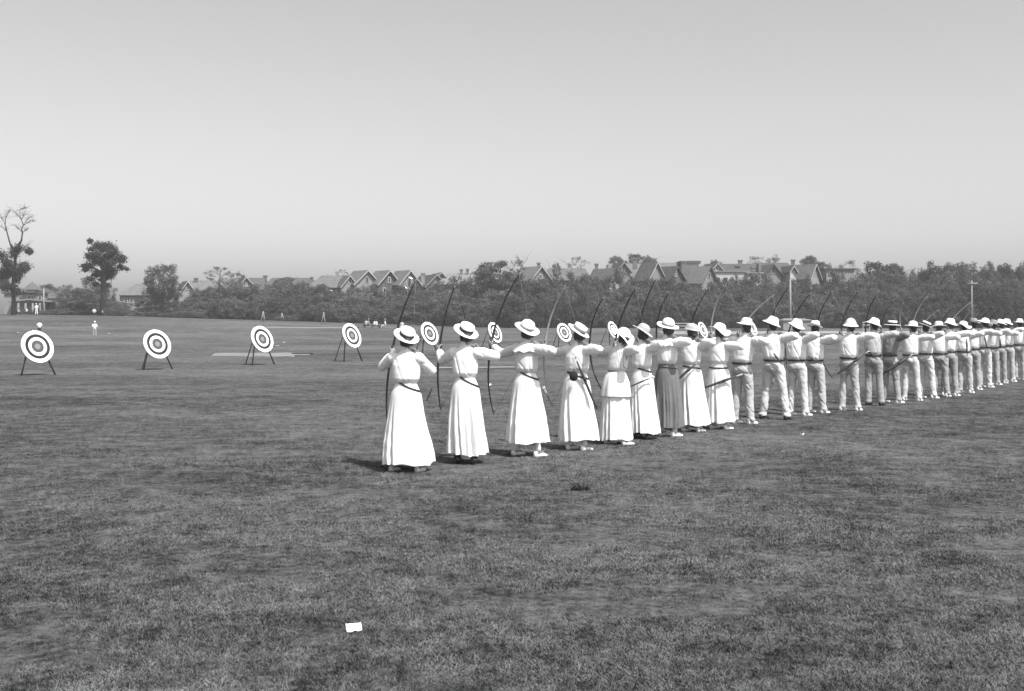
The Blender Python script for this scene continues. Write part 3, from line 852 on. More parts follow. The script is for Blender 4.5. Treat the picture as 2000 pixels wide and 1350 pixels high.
slab_block(h, 1392, 1461, 531, 600, 201, 8, 'wall_w', [(1402, 547, 5, 6, 'wall_d', False), (1417, 547, 5, 6, 'wall_d', False)], 'trim_g', .15)
slab_block(h, 1461, 1488, 534, 600, 200, 8, 'wall_w', [(1470, 546, 2, 6, 'wall_d', False), (1476, 546, 2, 6, 'wall_d', False), (1482, 546, 2, 6, 'wall_d', False), (1464, 556, 2, 8, 'wall_d', False)], 'trim', .15); settle(h)
h = house('dark-roofed house with a windowed gable and corner chimney', 1515, 203)
hip_block(h, 1486, 1556, 1492, 1550, 511, 538, 640, 204, 9, 'wall_g', 'roof_d', [(1514, 547, 5, 8, 'trim_g', False), (1525, 547, 5, 8, 'trim_g', False)]); gable(h, 1510, 518, 32, 1500, 536, 202, 8, 'wall_g', 'roof_d', [(0, 528, 6, 10, 'trim_g', False)], barge='roof_d'); chimney(h, 1549, 507, 520, 6, 206)
gable(h, 1549, 521, 12, 1540, 530, 201.5, 10, 'wall_w', 'roof_d', [], barge='trim'); settle(h)
h = house('house with a pale pointed gable at right', 1580, 202)
gable(h, 1591, 518, 24, 1556, 543, 201, 38, 'wall_p', 'roof', [(0, 533, 3.6, 8, 'trim', False)], barge='trim')
hip_block(h, 1552, 1605, 1558, 1590, 518, 544, 640, 204, 9, 'wall_g', 'roof'); settle(h)
h = house('flat-roofed pale house before the airy treetops', 1640, 202)
slab_block(h, 1614, 1668, 527, 640, 202, 9, 'wall_p', [(1622, 534, 4, 6, 'trim_g', False), (1630, 536, 3, 5, 'trim_g', False), (1620, 549, 4, 6, 'trim', False)], 'roof_d', .25); settle(h)
h = house('house showing only a pale chimney among right trees', 1692, 214)
hip_block(h, 1680, 1740, 1690, 1735, 545, 560, 640, 214, 9, 'wall_p', 'roof'); chimney(h, 1692, 524, 552, 4, 208, 'wall_w'); settle(h)
h = house('low pale roof in the skyline notch', 1775, 208)
hip_block(h, 1750, 1812, 1756, 1806, 541, 552, 640, 208, 9, 'wall_w', 'roof_l'); settle(h)

# poles, pale shed by the road
def pole(x, y0, y1, Y, r, label, cross=False):
    p = px(x, y1, Y); q = px(x, y0, Y); g = tz(p.x, Y)
    o = thing('utility_pole', label, 'pole', (p.x, Y, g)); H = q.z - g
    bm = bmesh.new(); tube(bm, [(0, 0, -.3), (0, 0, H * .5), (0, 0, H)], [r, r * .9, r * .75], 8); bm_obj('pole', bm, M['trim_g'], o)
    if cross:
        bm = bmesh.new(); box(bm, (-.7, -.08 - r, H - .5), (.7, -r - .001, H - .32)); bm_obj('crossarm', bm, M['trim_g'], o)
pole(1543.5, 546, 620, 160, .17, 'pale utility pole rising between two bows at right')
pole(1898, 548, 620, 160, .13, 'pale utility pole with a crossarm behind the last men', True)
o = thing('shed', 'low pale shed between two white-hatted men', 'shed', px(1558, 641, 150))
bm = bmesh.new(); k = 150 / F_PX
box(bm, (-28 * k, 0, -.3), (30 * k, 3, 15 * k)); bm_obj('wall', bm, M['road'], o, False)
bm = bmesh.new()
vv = [bm.verts.new(p) for p in ((-29 * k, -.2, 15 * k + .003), (32 * k, -.2, 15 * k + .003), (32 * k, 3.2, 15 * k + .003), (-29 * k, 3.2, 15 * k + .003), (-22 * k, 1.5, 19 * k), (18 * k, 1.5, 19 * k))]
for f in ((0, 1, 5, 4), (1, 2, 5), (2, 3, 4, 5), (3, 0, 4), (0, 3, 2, 1)): bm.faces.new([vv[i] for i in f])
bm_obj('roof', bm, M['roof_l'], o, False)
o = thing('bench', 'white slatted bench beyond the pith-helmeted man', 'bench', px(1692, 642, 140))
k = 140 / F_PX
for zz in (13.5, 8): bm = bmesh.new(); box(bm, (-7 * k, 0, (zz - 2) * k), (8 * k, .08, zz * k)); bm_obj('slat', bm, M['trim'], o, False)
for xx in (-6, 7): bm = bmesh.new(); box(bm, (xx * k - .04, .09, -.4), (xx * k + .04, .2, 13.4 * k)); bm_obj('post', bm, M['trim'], o, False)
# low fence rail seen between the hats
o = thing('fence', 'low pale rail fence between the boater and the target', 'fence', px(1335, 645, 135)); k = 135 / F_PX
for zz in (14, 9): bm = bmesh.new(); box(bm, (-30 * k, 0, (zz - 1.6) * k), (22 * k, .07, zz * k)); bm_obj('rail', bm, M['trim'], o, False)
for xx in (-28, -10, 6, 20): bm = bmesh.new(); box(bm, (xx * k - .06, .072, -.4), (xx * k + .06, .19, 14.5 * k)); bm_obj('post', bm, M['trim_g'], o, False)

# ------------------------------------------------------------------ targets
AX = math.radians(-52)                                 # the way every target faces, towards the archers
def disc_ring(bm, r0, r1, y, mi, n=48):
    for k in range(n):
        a, b_ = 2 * math.pi * k / n, 2 * math.pi * (k + 1) / n
        P_ = [(r0 * math.cos(a), y, r0 * math.sin(a)), (r1 * math.cos(a), y, r1 * math.sin(a)), (r1 * math.cos(b_), y, r1 * math.sin(b_)), (r0 * math.cos(b_), y, r0 * math.sin(b_))]
        if r0 == 0: P_ = P_[:3]
        f = bm.faces.new([bm.verts.new(p) for p in P_]); f.material_index = mi
def target(x, y, hpx, label, yaw=0.0, Yo=None):
    Y = Yo or 1.22 * F_PX / hpx; X = (x - 1000) * Y / F_PX; g = tz(X, Y)
    n = Vector((.80, -.60)); rz = math.atan2(n.x, -n.y) + R(yaw)
    o = thing('archery_target', label, 'target', (X, Y, g), rz, 'round targets on tripod stands')
    zc = min(max((CAM_Z - (y - HOR) * Y / F_PX) - g, 1.02), 1.35)
    T = Matrix.Translation((0, 0, zc)) @ Matrix.Rotation(R(-20), 4, 'X')
    bm = bmesh.new(); bmesh.ops.create_cone(bm, cap_ends=True, segments=48, radius1=.60, radius2=.60, depth=.11, matrix=Matrix.Rotation(R(90), 4, 'X') @ Matrix.Translation((0, 0, 0)))
    for v_ in bm.verts:
        a = math.atan2(v_.co.z, v_.co.x); f = 1 + .006 * math.sin(a * 7 + x); v_.co.x *= f; v_.co.z *= f
    bmesh.ops.bevel(bm, geom=[e for e in bm.edges if len(e.link_faces) == 2 and any(len(f.verts) > 8 for f in e.link_faces)], offset=.025, segments=2, affect='EDGES')
    b_ = bm_obj('straw_boss', bm, M['strawb'], o); b_.matrix_local = T
    bm = bmesh.new()
    for i, (r0, r1) in enumerate(((0, .108), (.108, .236), (.236, .352), (.352, .472), (.472, .612))):
        disc_ring(bm, r0, r1, -.060, i)
    n_ = 48
    for k in range(n_):
        a, c_ = 2 * math.pi * k / n_, 2 * math.pi * (k + 1) / n_
        f = bm.faces.new([bm.verts.new(p) for p in ((.612 * math.cos(a), -.060, .612 * math.sin(a)), (.612 * math.cos(c_), -.060, .612 * math.sin(c_)), (.616 * math.cos(c_), -.02, .616 * math.sin(c_)), (.616 * math.cos(a), -.02, .616 * math.sin(a)))]); f.material_index = 4
    bmesh.ops.remove_doubles(bm, verts=bm.verts, dist=1e-4)
    fc = bm_obj('target_face', bm, M['t_gold'], o, False); fc.matrix_local = T
    for k_ in ('t_dark', 't_white', 't_black', 't_white'): fc.data.materials.append(M[k_])
    top = Vector((0, .26, zc + .62))
    for i, ft in enumerate((Vector((-.66, -.12, -.03)), Vector((.66, -.12, -.03)), Vector((0, 1.05, -.03)))):
        bm = bmesh.new(); s0 = top + Vector(((-.05, .05, 0)[i], 0, 0))
        tube(bm, [s0, ft], [.026, .032], 6); bm_obj('leg', bm, M['wood_d'] if i < 2 else M['wood_l'], o)
    bm = bmesh.new(); tube(bm, [(-.42, -.02, .50), (.42, -.02, .50)], [.022, .022], 6)
    return o
TG = [(72, 682, 66, 'large round target on a stand at the far left edge'), (306, 673, 59, 'round target on a stand, second from the left'), (511, 663, 54, 'round target beside scraps of white paper, third from the left'),
      (686, 656, 50, 'round target just left of the nearest woman'), (838, 652, 47, 'round target between the two nearest women'), (966, 650, 42, 'round target partly behind the third woman\'s bow hand'),
      (1101, 650, 38, 'round target behind the third woman\'s right elbow'), (1197, 645, 35, 'round target above the floppy white hat'), (1285, 642, 33, 'round target hidden behind two hats of the middle women'), (1372, 645, 33, 'round target between the grey and white cloche hats'),
      (1470, 642, 29, 'round target behind the first man\'s fedora, rightmost visible')]
for i, (x, y, hp, lab) in enumerate(TG):
    if i == 8: continue
    target(x, y, hp, lab, (0, -3, 2, 4, 0, 5, -8, 3, 0, 2, 0)[i])

# ------------------------------------------------------------------ archers
T_DIR = Vector((-.78, .63, 0)).normalized()
def ik(S, H, a, b_, hint):
    d = H - S; L_ = d.length
    if L_ > (a + b_) * .995: H = S + d * ((a + b_) * .995 / L_); d = H - S; L_ = d.length
    L_ = max(L_, .08); x = (a * a - b_ * b_ + L_ * L_) / (2 * L_); h = math.sqrt(max(a * a - x * x, 0))
    dn = d.normalized(); hp = hint - dn * hint.dot(dn); hp.normalize()
    return S + dn * x + hp * h, H

def hand(bm, w, d, u, n, curl, s, fine):
    """palm and five fingers: d along the forearm, u across the knuckles, n where the fingers close to"""
    rot = Matrix((d, u, n)).transposed()
    ball(bm, w + d * .042 * s, (.050 * s, .041 * s, .020 * s), rot, 10, 8)
    for k in range(4):
        ln = (.040, .045, .042, .033)[k] * s; p = w + d * .078 * s + u * (.030 - .020 * k) * s; a = curl * .5
        r0 = (.0098 if fine else .012) * s
        for seg in range(3):
            dd = (d * math.cos(a) + n * math.sin(a)).normalized(); q = p + dd * ln * (1, .7, .55)[seg]
            limb(bm, p, q, r0 * (1, .93, .86)[seg], r0 * (.93, .86, .75)[seg], 7); p = q; a += curl
    p = w + d * .018 * s + u * .032 * s; q = p + (d * .6 + u * .55 + n * .5).normalized() * .042 * s; r_ = q + (d * .6 + n * .9).normalized() * .032 * s
    limb(bm, p, q, .013 * s, .011 * s, 7); limb(bm, q, r_, .011 * s, .009 * s, 7)

def hat_mesh(kind, s, seed):
    bm = bmesh.new(); n = 40
    prof = {
        'boater': [(.0, .088), (.060, .089), (.088, .086), (.092, .080), (.094, .004), (.100, .000), (.160, -.002), (.166, -.006), (.160, -.011), (.096, -.010)],
        'round': [(.0, .112), (.040, .108), (.072, .090), (.090, .058), (.095, .020), (.097, .002), (.125, -.004), (.168, -.006), (.170, -.011), (.125, -.011), (.094, -.012)],
        'pith': [(.0, .125), (.035, .118), (.070, .092), (.096, .050), (.108, .012), (.130, -.012), (.150, -.030), (.152, -.036), (.128, -.024), (.102, -.014)],
        'bucket': [(.0, .105), (.050, .104), (.074, .090), (.088, .050), (.100, .008), (.130, -.016), (.158, -.030), (.158, -.036), (.128, -.024), (.098, -.010)],
        'fedora': [(.0, .098), (.030, .108), (.060, .110), (.076, .096), (.088, .050), (.095, .006), (.120, .000), (.155, .004), (.157, -.002), (.120, -.009), (.094, -.010)],
        'cap': [(.0, .085), (.050, .078), (.085, .055), (.100, .020), (.104, -.005), (.122, -.018), (.124, -.024), (.100, -.016)],
        'floppy': [(.0, .105), (.045, .098), (.078, .076), (.094, .040), (.102, .005), (.130, -.012), (.185, -.018), (.187, -.024), (.130, -.020), (.100, -.010)],
    }[kind]
    wav = {'floppy': .022, 'bucket': .012, 'fedora': .012, 'round': .006, 'cap': .004}.get(kind, 0.001)
    rr = random.Random(seed); ph = rr.uniform(0, 6.28)
    rings = []
    for (r, z) in prof:
        ring = []
        for k in range(n):
            a = 2 * math.pi * k / n; e = max(0, (r - .095) / .07)
            zz = z + wav * e * (math.sin(2 * a + ph) + .6 * math.sin(3 * a + ph * 2)) - (.016 * math.exp(-(math.cos(a) * r / .03) ** 2) if kind == 'fedora' and z > .08 else 0)
            ring.append(bm.verts.new(((r * math.cos(a)) * 1.0 * s, r * math.sin(a) * 1.10 * s, zz * s)) if r > 0 else None)
        if r == 0: c_ = bm.verts.new((0, 0, z * s)); ring = [c_] * n
        rings.append(ring)
    for i in range(len(rings) - 1):
        for k in range(n):
            q = [rings[i][k], rings[i + 1][k], rings[i + 1][(k + 1) % n], rings[i][(k + 1) % n]]
            if i == 0: q = [rings[0][0], rings[1][k], rings[1][(k + 1) % n]]
            bm.faces.new(q)
    bm.faces.new([v_ for v_ in rings[-1]])
    return bm
def band_mesh(kind, s):
    bm = bmesh.new(); r0, r1, z0, z1 = {'boater': (.0955, .0935, .004, .050), 'round': (.0985, .0975, .003, .030), 'fedora': (.0965, .0925, .006, .030)}.get(kind, (.1035, .1005, .006, .024)); n = 40
    R4 = []
    for (r, z) in ((r0 - .004, z0), (r0 + .001, z0), (r1 + .001, z1), (r1 - .004, z1)):
        R4.append([bm.verts.new((r * math.cos(2 * math.pi * k / n) * s, r * math.sin(2 * math.pi * k / n) * 1.1 * s, z * s)) for k in range(n)])
    for i in range(4):
        for k in range(n): bm.faces.new((R4[i][k], R4[i][(k + 1) % n], R4[(i + 1) % 4][(k + 1) % n], R4[(i + 1) % 4][k]))
    return bm

def shoe(parent, p, yaw, s, m, heel):
    bm = bmesh.new(); L_ = .27 * s
    prof = [(-.30, .022, .065), (-.27, .032, .085), (-.15, .036, .088), (0, .036, .080), (.15, .042, .062), (.35, .047, .048), (.52, .040, .038), (.62, .026, .028), (.68, .010, .018)]
    rings = []
    for t, w, hh in prof:
        ring = []
        for k in range(12):
            a = 2 * math.pi * k / 12; zz = math.sin(a)
            ring.append(bm.verts.new((w * math.cos(a) * s * (1 if zz < 0 else .85), t * L_, max(hh * .5 * (1 + zz) if zz > -.5 else 0, 0) * s)))
        rings.append(ring)
    for i in range(len(rings) - 1):
        for k in range(12): bm.faces.new((rings[i][k], rings[i][(k + 1) % 12], rings[i + 1][(k + 1) % 12], rings[i + 1][k]))
    bm.faces.new(rings[0]); bm.faces.new(rings[-1][::-1])
    o = bm_obj('shoe', bm, M[m], parent); o.location = p; o.rotation_euler = (0, 0, yaw)
    return o

ARCH = []
def person(i, sp):
    x, fy, top = sp['x'], sp['fy'], sp['top']
    Y = F_PX * CAM_Z / (fy - HOR) + .05; X = (x - 1000) * Y / F_PX
    sex = sp['sex']; lean = Vector((sp.get('lean', (0, 0))[0], sp.get('lean', (0, 0))[1], 0))
    ztop = CAM_Z - (top - HOR) * Y / F_PX
    s = sp.get('s') or ztop / 1.80
    jr = random.Random(i * 17 + 5)
    yaw = R(sp.get('yaw', -40) + (jr.uniform(-9, 9) if i > 3 else 0)); g = tz(X, Y)
    if i > 8 and 'lean' not in sp: lean = Vector((jr.uniform(-.035, .035), jr.uniform(-.03, .035), 0))
    root = thing('person', sp['label'], 'person', (X, Y, g), yaw, sp.get('group', 'archers standing in the shooting line'))
    inv = Matrix.Rotation(-yaw, 3, 'Z')
    near = i < 3; vox = .0075 if near else (.010 if i < 14 else .014)
    def v(a, b_, c_): return Vector((a, b_, c_)) * s
    lv = lambda z: lean * max(0, (z - .95) / .5) * s
    fem = sex == 'f'; wz = 1.10 if fem else 1.04
    sw = .165 if fem else .185
    bw = sp.get('bulk', 1.0)
    shl = v(-sw, 0, 1.415) + lv(1.4); shr = v(sw, 0, 1.415) + lv(1.4)
    neck = v(0, .0, 1.49) + lv(1.5); hd = v(0, .015, 1.625) + lean * 1.25 * s + Vector(sp.get('head', (0, 0, 0)))
    ua, fa = .285 * s, .255 * s
    # bow hand and string hand
    hl = Vector(sp.get('hl', (-.66, .12, 1.44))) * s + lean * s * .5
    fdir = Vector(sp.get('face', (-.80, .55, -.05))).normalized()
    chin = hd + fdir * .075 * s + Vector((0, 0, -.105 * s))
    hr = Vector(sp['hr']) * s if 'hr' in sp else chin + Vector((.05, .03, 0)) * s
    wl_ = hl
    if 'EL' in sp:
        el = shl + Vector(sp['EL']).normalized() * ua; wl_ = el + (hl - el).normalized() * fa
    else:
        el, wl_ = ik(shl, wl_, ua, fa, Vector(sp.get('el', (-.2, -.2, -1))))
    if 'ER' in sp:
        er = shr + Vector(sp['ER']).normalized() * ua; wr = er + (hr - er).normalized() * fa
    else:
        rj = random.Random(i); er = shr + Vector((.95 + rj.uniform(-.1, .05), -.30 + rj.uniform(-.15, .15), .10 + rj.uniform(-.22, .22))).normalized() * ua
        wr = er + (chin + Vector((0, 0, -.02 * s)) - er).normalized() * fa
    # grip slightly beyond the wrist
    dl = (wl_ - el).normalized(); dr = (wr - er).normalized()
    bm = bmesh.new()
    face = fdir; side = Vector((face.y, -face.x, 0)).normalized(); upv = side.cross(face).normalized()
    Rh = Matrix((side, face, upv)).transposed()
    ball(bm, hd + upv * .012 * s - face * .012 * s, (.073 * s, .090 * s, .088 * s), Rh, 18, 12)
    ball(bm, hd - upv * .05 * s + face * .022 * s, (.055 * s, .066 * s, .068 * s), Rh, 14, 10)
    tube(bm, [hd + face * .075 * s + upv * .015 * s, hd + face * .098 * s - upv * .022 * s, hd + face * .085 * s - upv * .030 * s], [.009 * s, .015 * s, .012 * s], 8)
    ball(bm, hd + face * .082 * s - upv * .060 * s, (.024 * s, .012 * s, .010 * s), Rh, 8, 6)
    ball(bm, hd + face * .078 * s - upv * .096 * s, (.024 * s, .016 * s, .018 * s), Rh, 8, 6)
    ball(bm, hd + face * .078 * s + upv * .028 * s, (.052 * s, .014 * s, .010 * s), Rh, 8, 6)
    for sg in (-1, 1): ball(bm, hd + side * sg * .074 * s - face * .008 * s - upv * .01 * s, (.009 * s, .018 * s, .030 * s), Rh, 8, 6)
    limb(bm, neck - Vector((0, 0, .06 * s)), hd - upv * .04 * s - face * .015 * s, .056 * s, .050 * s, 12)
    rings_loft(bm, [(0, 0, .86 * s, .14 * s, .09 * s), (*(lv(1.05).xy), 1.05 * s, .115 * s, .085 * s), (*(lv(1.25).xy), 1.25 * s, .14 * s, .095 * s), (*(lv(1.38).xy), 1.38 * s, .14 * s, .085 * s), (*(lv(1.46).xy), 1.46 * s, .07 * s, .06 * s)], 20)
    for S_, E_, W_ in ((shl, el, wl_), (shr, er, wr)):
        limb(bm, S_, E_, .050 * s, .040 * s, 10); limb(bm, E_, W_, .040 * s, .028 * s, 10)
    ul = Vector((0, 0, 1)); nl = dl.cross(ul).normalized(); ul = nl.cross(dl).normalized()
    if nl.y < 0: nl = -nl
    hand(bm, wl_, dl, ul, (nl).normalized(), 1.05, s, near)
    ur = Vector((0, 0, 1)); nr_ = dr.cross(ur).normalized(); ur = nr_.cross(dr).normalized()
    if nr_.y > 0: nr_ = -nr_
    hand(bm, wr, dr, ur, nr_, .75, s, near)
    fs = sp.get('sep', .30) / 2; fo = sp.get('foot', (0, 0))
    nb = inv @ Vector((0, -.07, 0))
    feet = [Vector((-fs + nb.x, nb.y, .085 * s)), Vector((fs + nb.x, nb.y + .03, .085 * s))]
    knees = []
    for sg, ft in zip((-1, 1), feet):
        hp = v(sg * .085, 0, .90); kn = hp.lerp(Vector((ft.x, ft.y, .085 * s)), .52) + Vector((0, .02 * s, 0)); knees.append((hp, kn))
        limb(bm, hp, kn, .072 * s, .050 * s, 10); limb(bm, kn, ft, .048 * s, .036 * s, 10)
        limb(bm, ft - Vector((0, .02, .03)) * s, ft + Vector((0, .10, -.045)) * s, .032 * s, .026 * s, 8)
    me = fuse(bm, vox, 1); me.materials.append(M['skin']); new_obj('body', me, root)
    for sg in (-1, 1):
        bm = bmesh.new(); ball(bm, hd + face * .087 * s + side * sg * .030 * s + upv * .006 * s, (.011 * s,) * 3, Rh, 8, 6); bm_obj('eye', bm, M['eye'], root)
    # hair
    bm = bmesh.new()
    ball(bm, hd + upv * .012 * s - face * .024 * s, (.079 * s, .086 * s, .078 * s), Rh, 16, 10)
    if fem:
        ball(bm, hd - upv * .010 * s - face * .070 * s, (.066 * s, .050 * s, .070 * s), Rh, 12, 8); ball(bm, hd - upv * .055 * s - face * .085 * s, (.048 * s, .036 * s, .042 * s), Rh, 12, 8)
        for sg in (-1, 1): ball(bm, hd + side * sg * .062 * s - face * .035 * s - upv * .02 * s, (.026 * s, .045 * s, .058 * s), Rh, 10, 8)
    else:
        ball(bm, hd - upv * .03 * s - face * .052 * s, (.060 * s, .045 * s, .062 * s), Rh, 12, 8)
    me = fuse(bm, .010, 1); fold(me, .003, (60, 60, 25), i)
    me.materials.append(M[sp.get('hair', 'hair')]); new_obj('hair', me, root)
    # hat; the given lean is in world axes, larger z = more upright
    hk, hm, hb = sp['hat']; ht = Vector(sp.get('tilt', (0, 0)) + (1,)).normalized(); htl = inv @ ht
    bm = hat_mesh(hk, s * .98, i * 3 + 1); ho = bm_obj('hat', bm, M[hm], root)
    q = htl.to_track_quat('Z', 'Y'); ho.rotation_mode = 'QUATERNION'; ho.rotation_quaternion = q
    ho.location = hd + upv * .058 * s - face * .014 * s + htl * .004
    if hb: bm_obj('hat_band', band_mesh(hk, s * .98), M[hb], ho)
    # shirt or blouse
    bm = bmesh.new(); B = bw
    if fem:
        rg = [(0, 0, wz - .015, .122 * B, .098 * B), (0, -.004, wz + .012, .142 * B, .118 * B), (0, -.006, wz + .05, .163 * B, .136 * B), (0, -.004, wz + .12, .168 * B, .135 * B), (0, 0, 1.32, .170 * B, .128 * B), (0, 0, 1.40, .168, .108), (0, 0, 1.45, .135, .085), (0, 0, 1.485, .075, .07), (0, 0, 1.515, .058, .058), (0, 0, 1.548, .056, .056)]
    else:
        rg = [(0, 0, wz - .03, .142 * B, .112 * B), (0, -.004, wz + .01, .162 * B, .130 * B), (0, -.008, wz + .05, .176 * B, .143 * B), (0, -.006, wz + .14, .182 * B, .142 * B), (0, 0, 1.30, .190 * B, .136 * B), (0, 0, 1.40, .188, .114), (0, 0, 1.45, .155, .090), (0, 0, 1.485, .08, .07), (0, 0, 1.515, .066, .066), (0, 0, 1.54, .062, .062)]
    rings_loft(bm, [(a * s + lv(z).x, b_ * s + lv(z).y, z * s, rx * s, ry * s) for a, b_, z, rx, ry in rg], 32)
    pf = .066 if fem else .070
    for S_, E_, W_ in ((shl, el, wl_), (shr, er, wr)):
        cu = W_ + (E_ - W_).normalized() * .035 * s
        limb(bm, S_ + Vector((0, 0, -.005 * s)), E_, (pf + .010) * s, pf * s, 14); limb(bm, E_, cu.lerp(E_, .12), pf * s, (.052 if fem else .046) * s, 14)
        tube(bm, [cu.lerp(E_, .16), cu], [.040 * s, .037 * s], 12)
    me = fuse(bm, .0085 if near else (.0115 if i < 14 else .015), 3 if near else 2)
    fold(me, .012 * s, (8, 8, 2.4), i * 1.3, .45, .24)
    me.materials.append(M[sp.get('shirt', 'white')]); new_obj('blouse' if fem else 'shirt', me, root)
    if sp.get('cape'):
        bm = bmesh.new(); rings_loft(bm, [(lv(1.4).x, lv(1.4).y - .005, 1.375 * s, .205 * s, .150 * s), (lv(1.4).x, lv(1.4).y, 1.425 * s, .185 * s, .128 * s), (lv(1.45).x, lv(1.45).y, 1.47 * s, .115 * s, .090 * s), (lv(1.5).x, lv(1.5).y, 1.500 * s, .062 * s, .062 * s)], 48, False)
        for v_ in bm.verts: v_.co.z += .012 * math.sin(7 * math.atan2(v_.co.y, v_.co.x)) * max(0, 1.44 * s - v_.co.z) / .07
        bm_obj('collar', bm, M['white'], root)
    # skirt or trousers
    if fem:
        hy = sp['hem']; Rr = sp['hemw'] * Y / F_PX / 2 * .95; hz = CAM_Z - (hy - HOR) * (Y - Rr * .85) / F_PX; off = sp.get('hoff', 0) * Y / F_PX
        ofl = inv @ Vector((off, 0, 0)); rs = random.Random(i + 40); gores = [(rs.uniform(0, 6.28), rs.uniform(.06, .22), rs.uniform(.2, 1)) for _ in range(6)]
        back = -math.pi / 2 - yaw          # the side of the skirt away from the wearer's front
        gores += [((back + da_) % (2 * math.pi), gw_ * rs.uniform(.8, 1.3), gd_) for da_, gw_, gd_ in ((-.95 + rs.uniform(-.2, .2), .10, 1.3), (-.55 + rs.uniform(-.2, .2), .07, 1.1), (rs.uniform(.1, .8), .08, .8))]
        def srad(t):                          # t = 0 waist, 1 hem
            hip = min(.194 * bw * s, Rr * .8)
            return np.interp(t, [0, .05, .14, .24, .40, .70, 1], [.120 * bw * s, .142 * bw * s, .178 * bw * s, hip, hip + (Rr - hip) * .22, hip + (Rr - hip) * .62, Rr])
        bm = bmesh.new(); nr2, na = 34, 96; rows = []
        for a_ in range(nr2):
            t = a_ / (nr2 - 1); z = (wz * s) * (1 - t) + hz * t; row = []
            for k in range(na):
                a = 2 * math.pi * k / na; r = srad(t); grow = sm((t - .12) / .8)
                f_ = 0
                for (ga, gw, gd) in gores:
                    dd = (a - ga - .12 * math.sin(t * 3 + ga) + math.pi) % (2 * math.pi) - math.pi
                    f_ -= gd * math.exp(-(dd / gw) ** 2) * .034 - gd * .022 * math.exp(-((abs(dd) - gw * 1.6) / (gw * .9)) ** 2)
                f_ += .008 * mnoise.noise(Vector((math.cos(a) * 2.5, math.sin(a) * 2.5, t * 3 + i)))
                r2 = r + f_ * grow * s * 1.65
                zz = z + (.012 * math.sin(3 * a + i) + .006 * math.sin(8 * a)) * sm((t - .8) * 5)
                row.append(bm.verts.new((r2 * math.cos(a) * 1.0 + ofl.x * t * t + lv(z / s).x * (1 - t) * .5, r2 * math.sin(a) * (.86 + .08 * t) + ofl.y * t * t + lv(z / s).y * (1 - t) * .5, zz)))
            rows.append(row)
        for a_ in range(nr2 - 1):
            for k in range(na): bm.faces.new((rows[a_][k], rows[a_ + 1][k], rows[a_ + 1][(k + 1) % na], rows[a_][(k + 1) % na]))
        bm_obj('skirt', bm, M[sp.get('skirt', 'white')], root)
        if sp.get('peplum'):
            pb = (CAM_Z - (sp['peplum'] - HOR) * Y / F_PX)
            bm = bmesh.new(); rings_loft(bm, [(0, 0, wz * s + .01, .128 * s, .108 * s), (0, 0, wz * s - .06 * s, .172 * s, .148 * s), (0, 0, wz * s - .16 * s, .215 * s, .190 * s), (0, 0, pb, .245 * s, .215 * s)], 60, False)
            for v_ in bm.verts: 
                a = math.atan2(v_.co.y, v_.co.x); w_ = max(0, (wz * s - v_.co.z) / .3); f = 1 + .035 * w_ * math.sin(8 * a) + .02 * w_ * math.sin(13 * a + 2); v_.co.x *= f; v_.co.y *= f
            bm_obj('jacket_skirt', bm, M['white'], root)
        waist_r = lambda t: srad(t)
        for ft, (hp, kn) in zip(feet, knees):
            bm = bmesh.new(); kk = kn.lerp(ft, .25); tube(bm, [kk, kn.lerp(ft, .6), kn.lerp(ft, .9), ft - Vector((0, 0, .02))], [.056 * s, .050 * s, .040 * s, .040 * s], 12)
            bm_obj('stocking', bm, M['stockd' if sp.get('shoes') == 'shoed' else 'stock'], root)
    else:
        bm = bmesh.new(); B = bw
        rings_loft(bm, [(0, 0, 1.045 * s, .150 * B * s, .118 * B * s), (0, -.006, 1.00 * s, .158 * B * s, .128 * B * s), (0, -.018, .93 * s, .170 * B * s, .145 * B * s), (0, -.018, .87 * s, .170 * B * s, .138 * B * s), (0, -.008, .82 * s, .150 * s, .110 * s), (0, 0, .79 * s, .09 * s, .07 * s)], 28)
        for sg, ft, (hp, kn) in zip((-1, 1), feet, knees):
            ball(bm, v(sg * .072, -.045, .885), (.088 * s * B, .088 * s * B, .092 * s), None, 12, 10)
            an = Vector((ft.x, ft.y - .01, .055 * s)); mid = kn.lerp(an, .5) + Vector((0, -.012 * s, 0))
            tube(bm, [hp + Vector((sg * .005, -.01, 0)), hp.lerp(kn, .4), kn, mid, an.lerp(kn, .08), an], [.108 * s * B, .096 * s * B, .077 * s, .074 * s, .070 * s, .070 * s], 16)
            tube(bm, [an + Vector((0, 0, .045 * s)), an - Vector((0, 0, .004))], [.077 * s, .078 * s], 16)
        me = fuse(bm, .0125 if i < 14 else .016, 2)
        fold(me, .017 * s, (7, 7, 2.2), i * .9, .75, .26); fold(me, .009 * s, (3.4, 3.4, 6), i * 1.7, -.9, .22)
        me.materials.append(M[sp.get('trousers', 'duck')]); new_obj('trousers', me, root)
    for ft in feet: shoe(root, Vector((ft.x, ft.y, 0)), R(sp.get('toe', -8)), s * (.92 if fem else 1.05), sp.get('shoes', 'shoe'), fem)
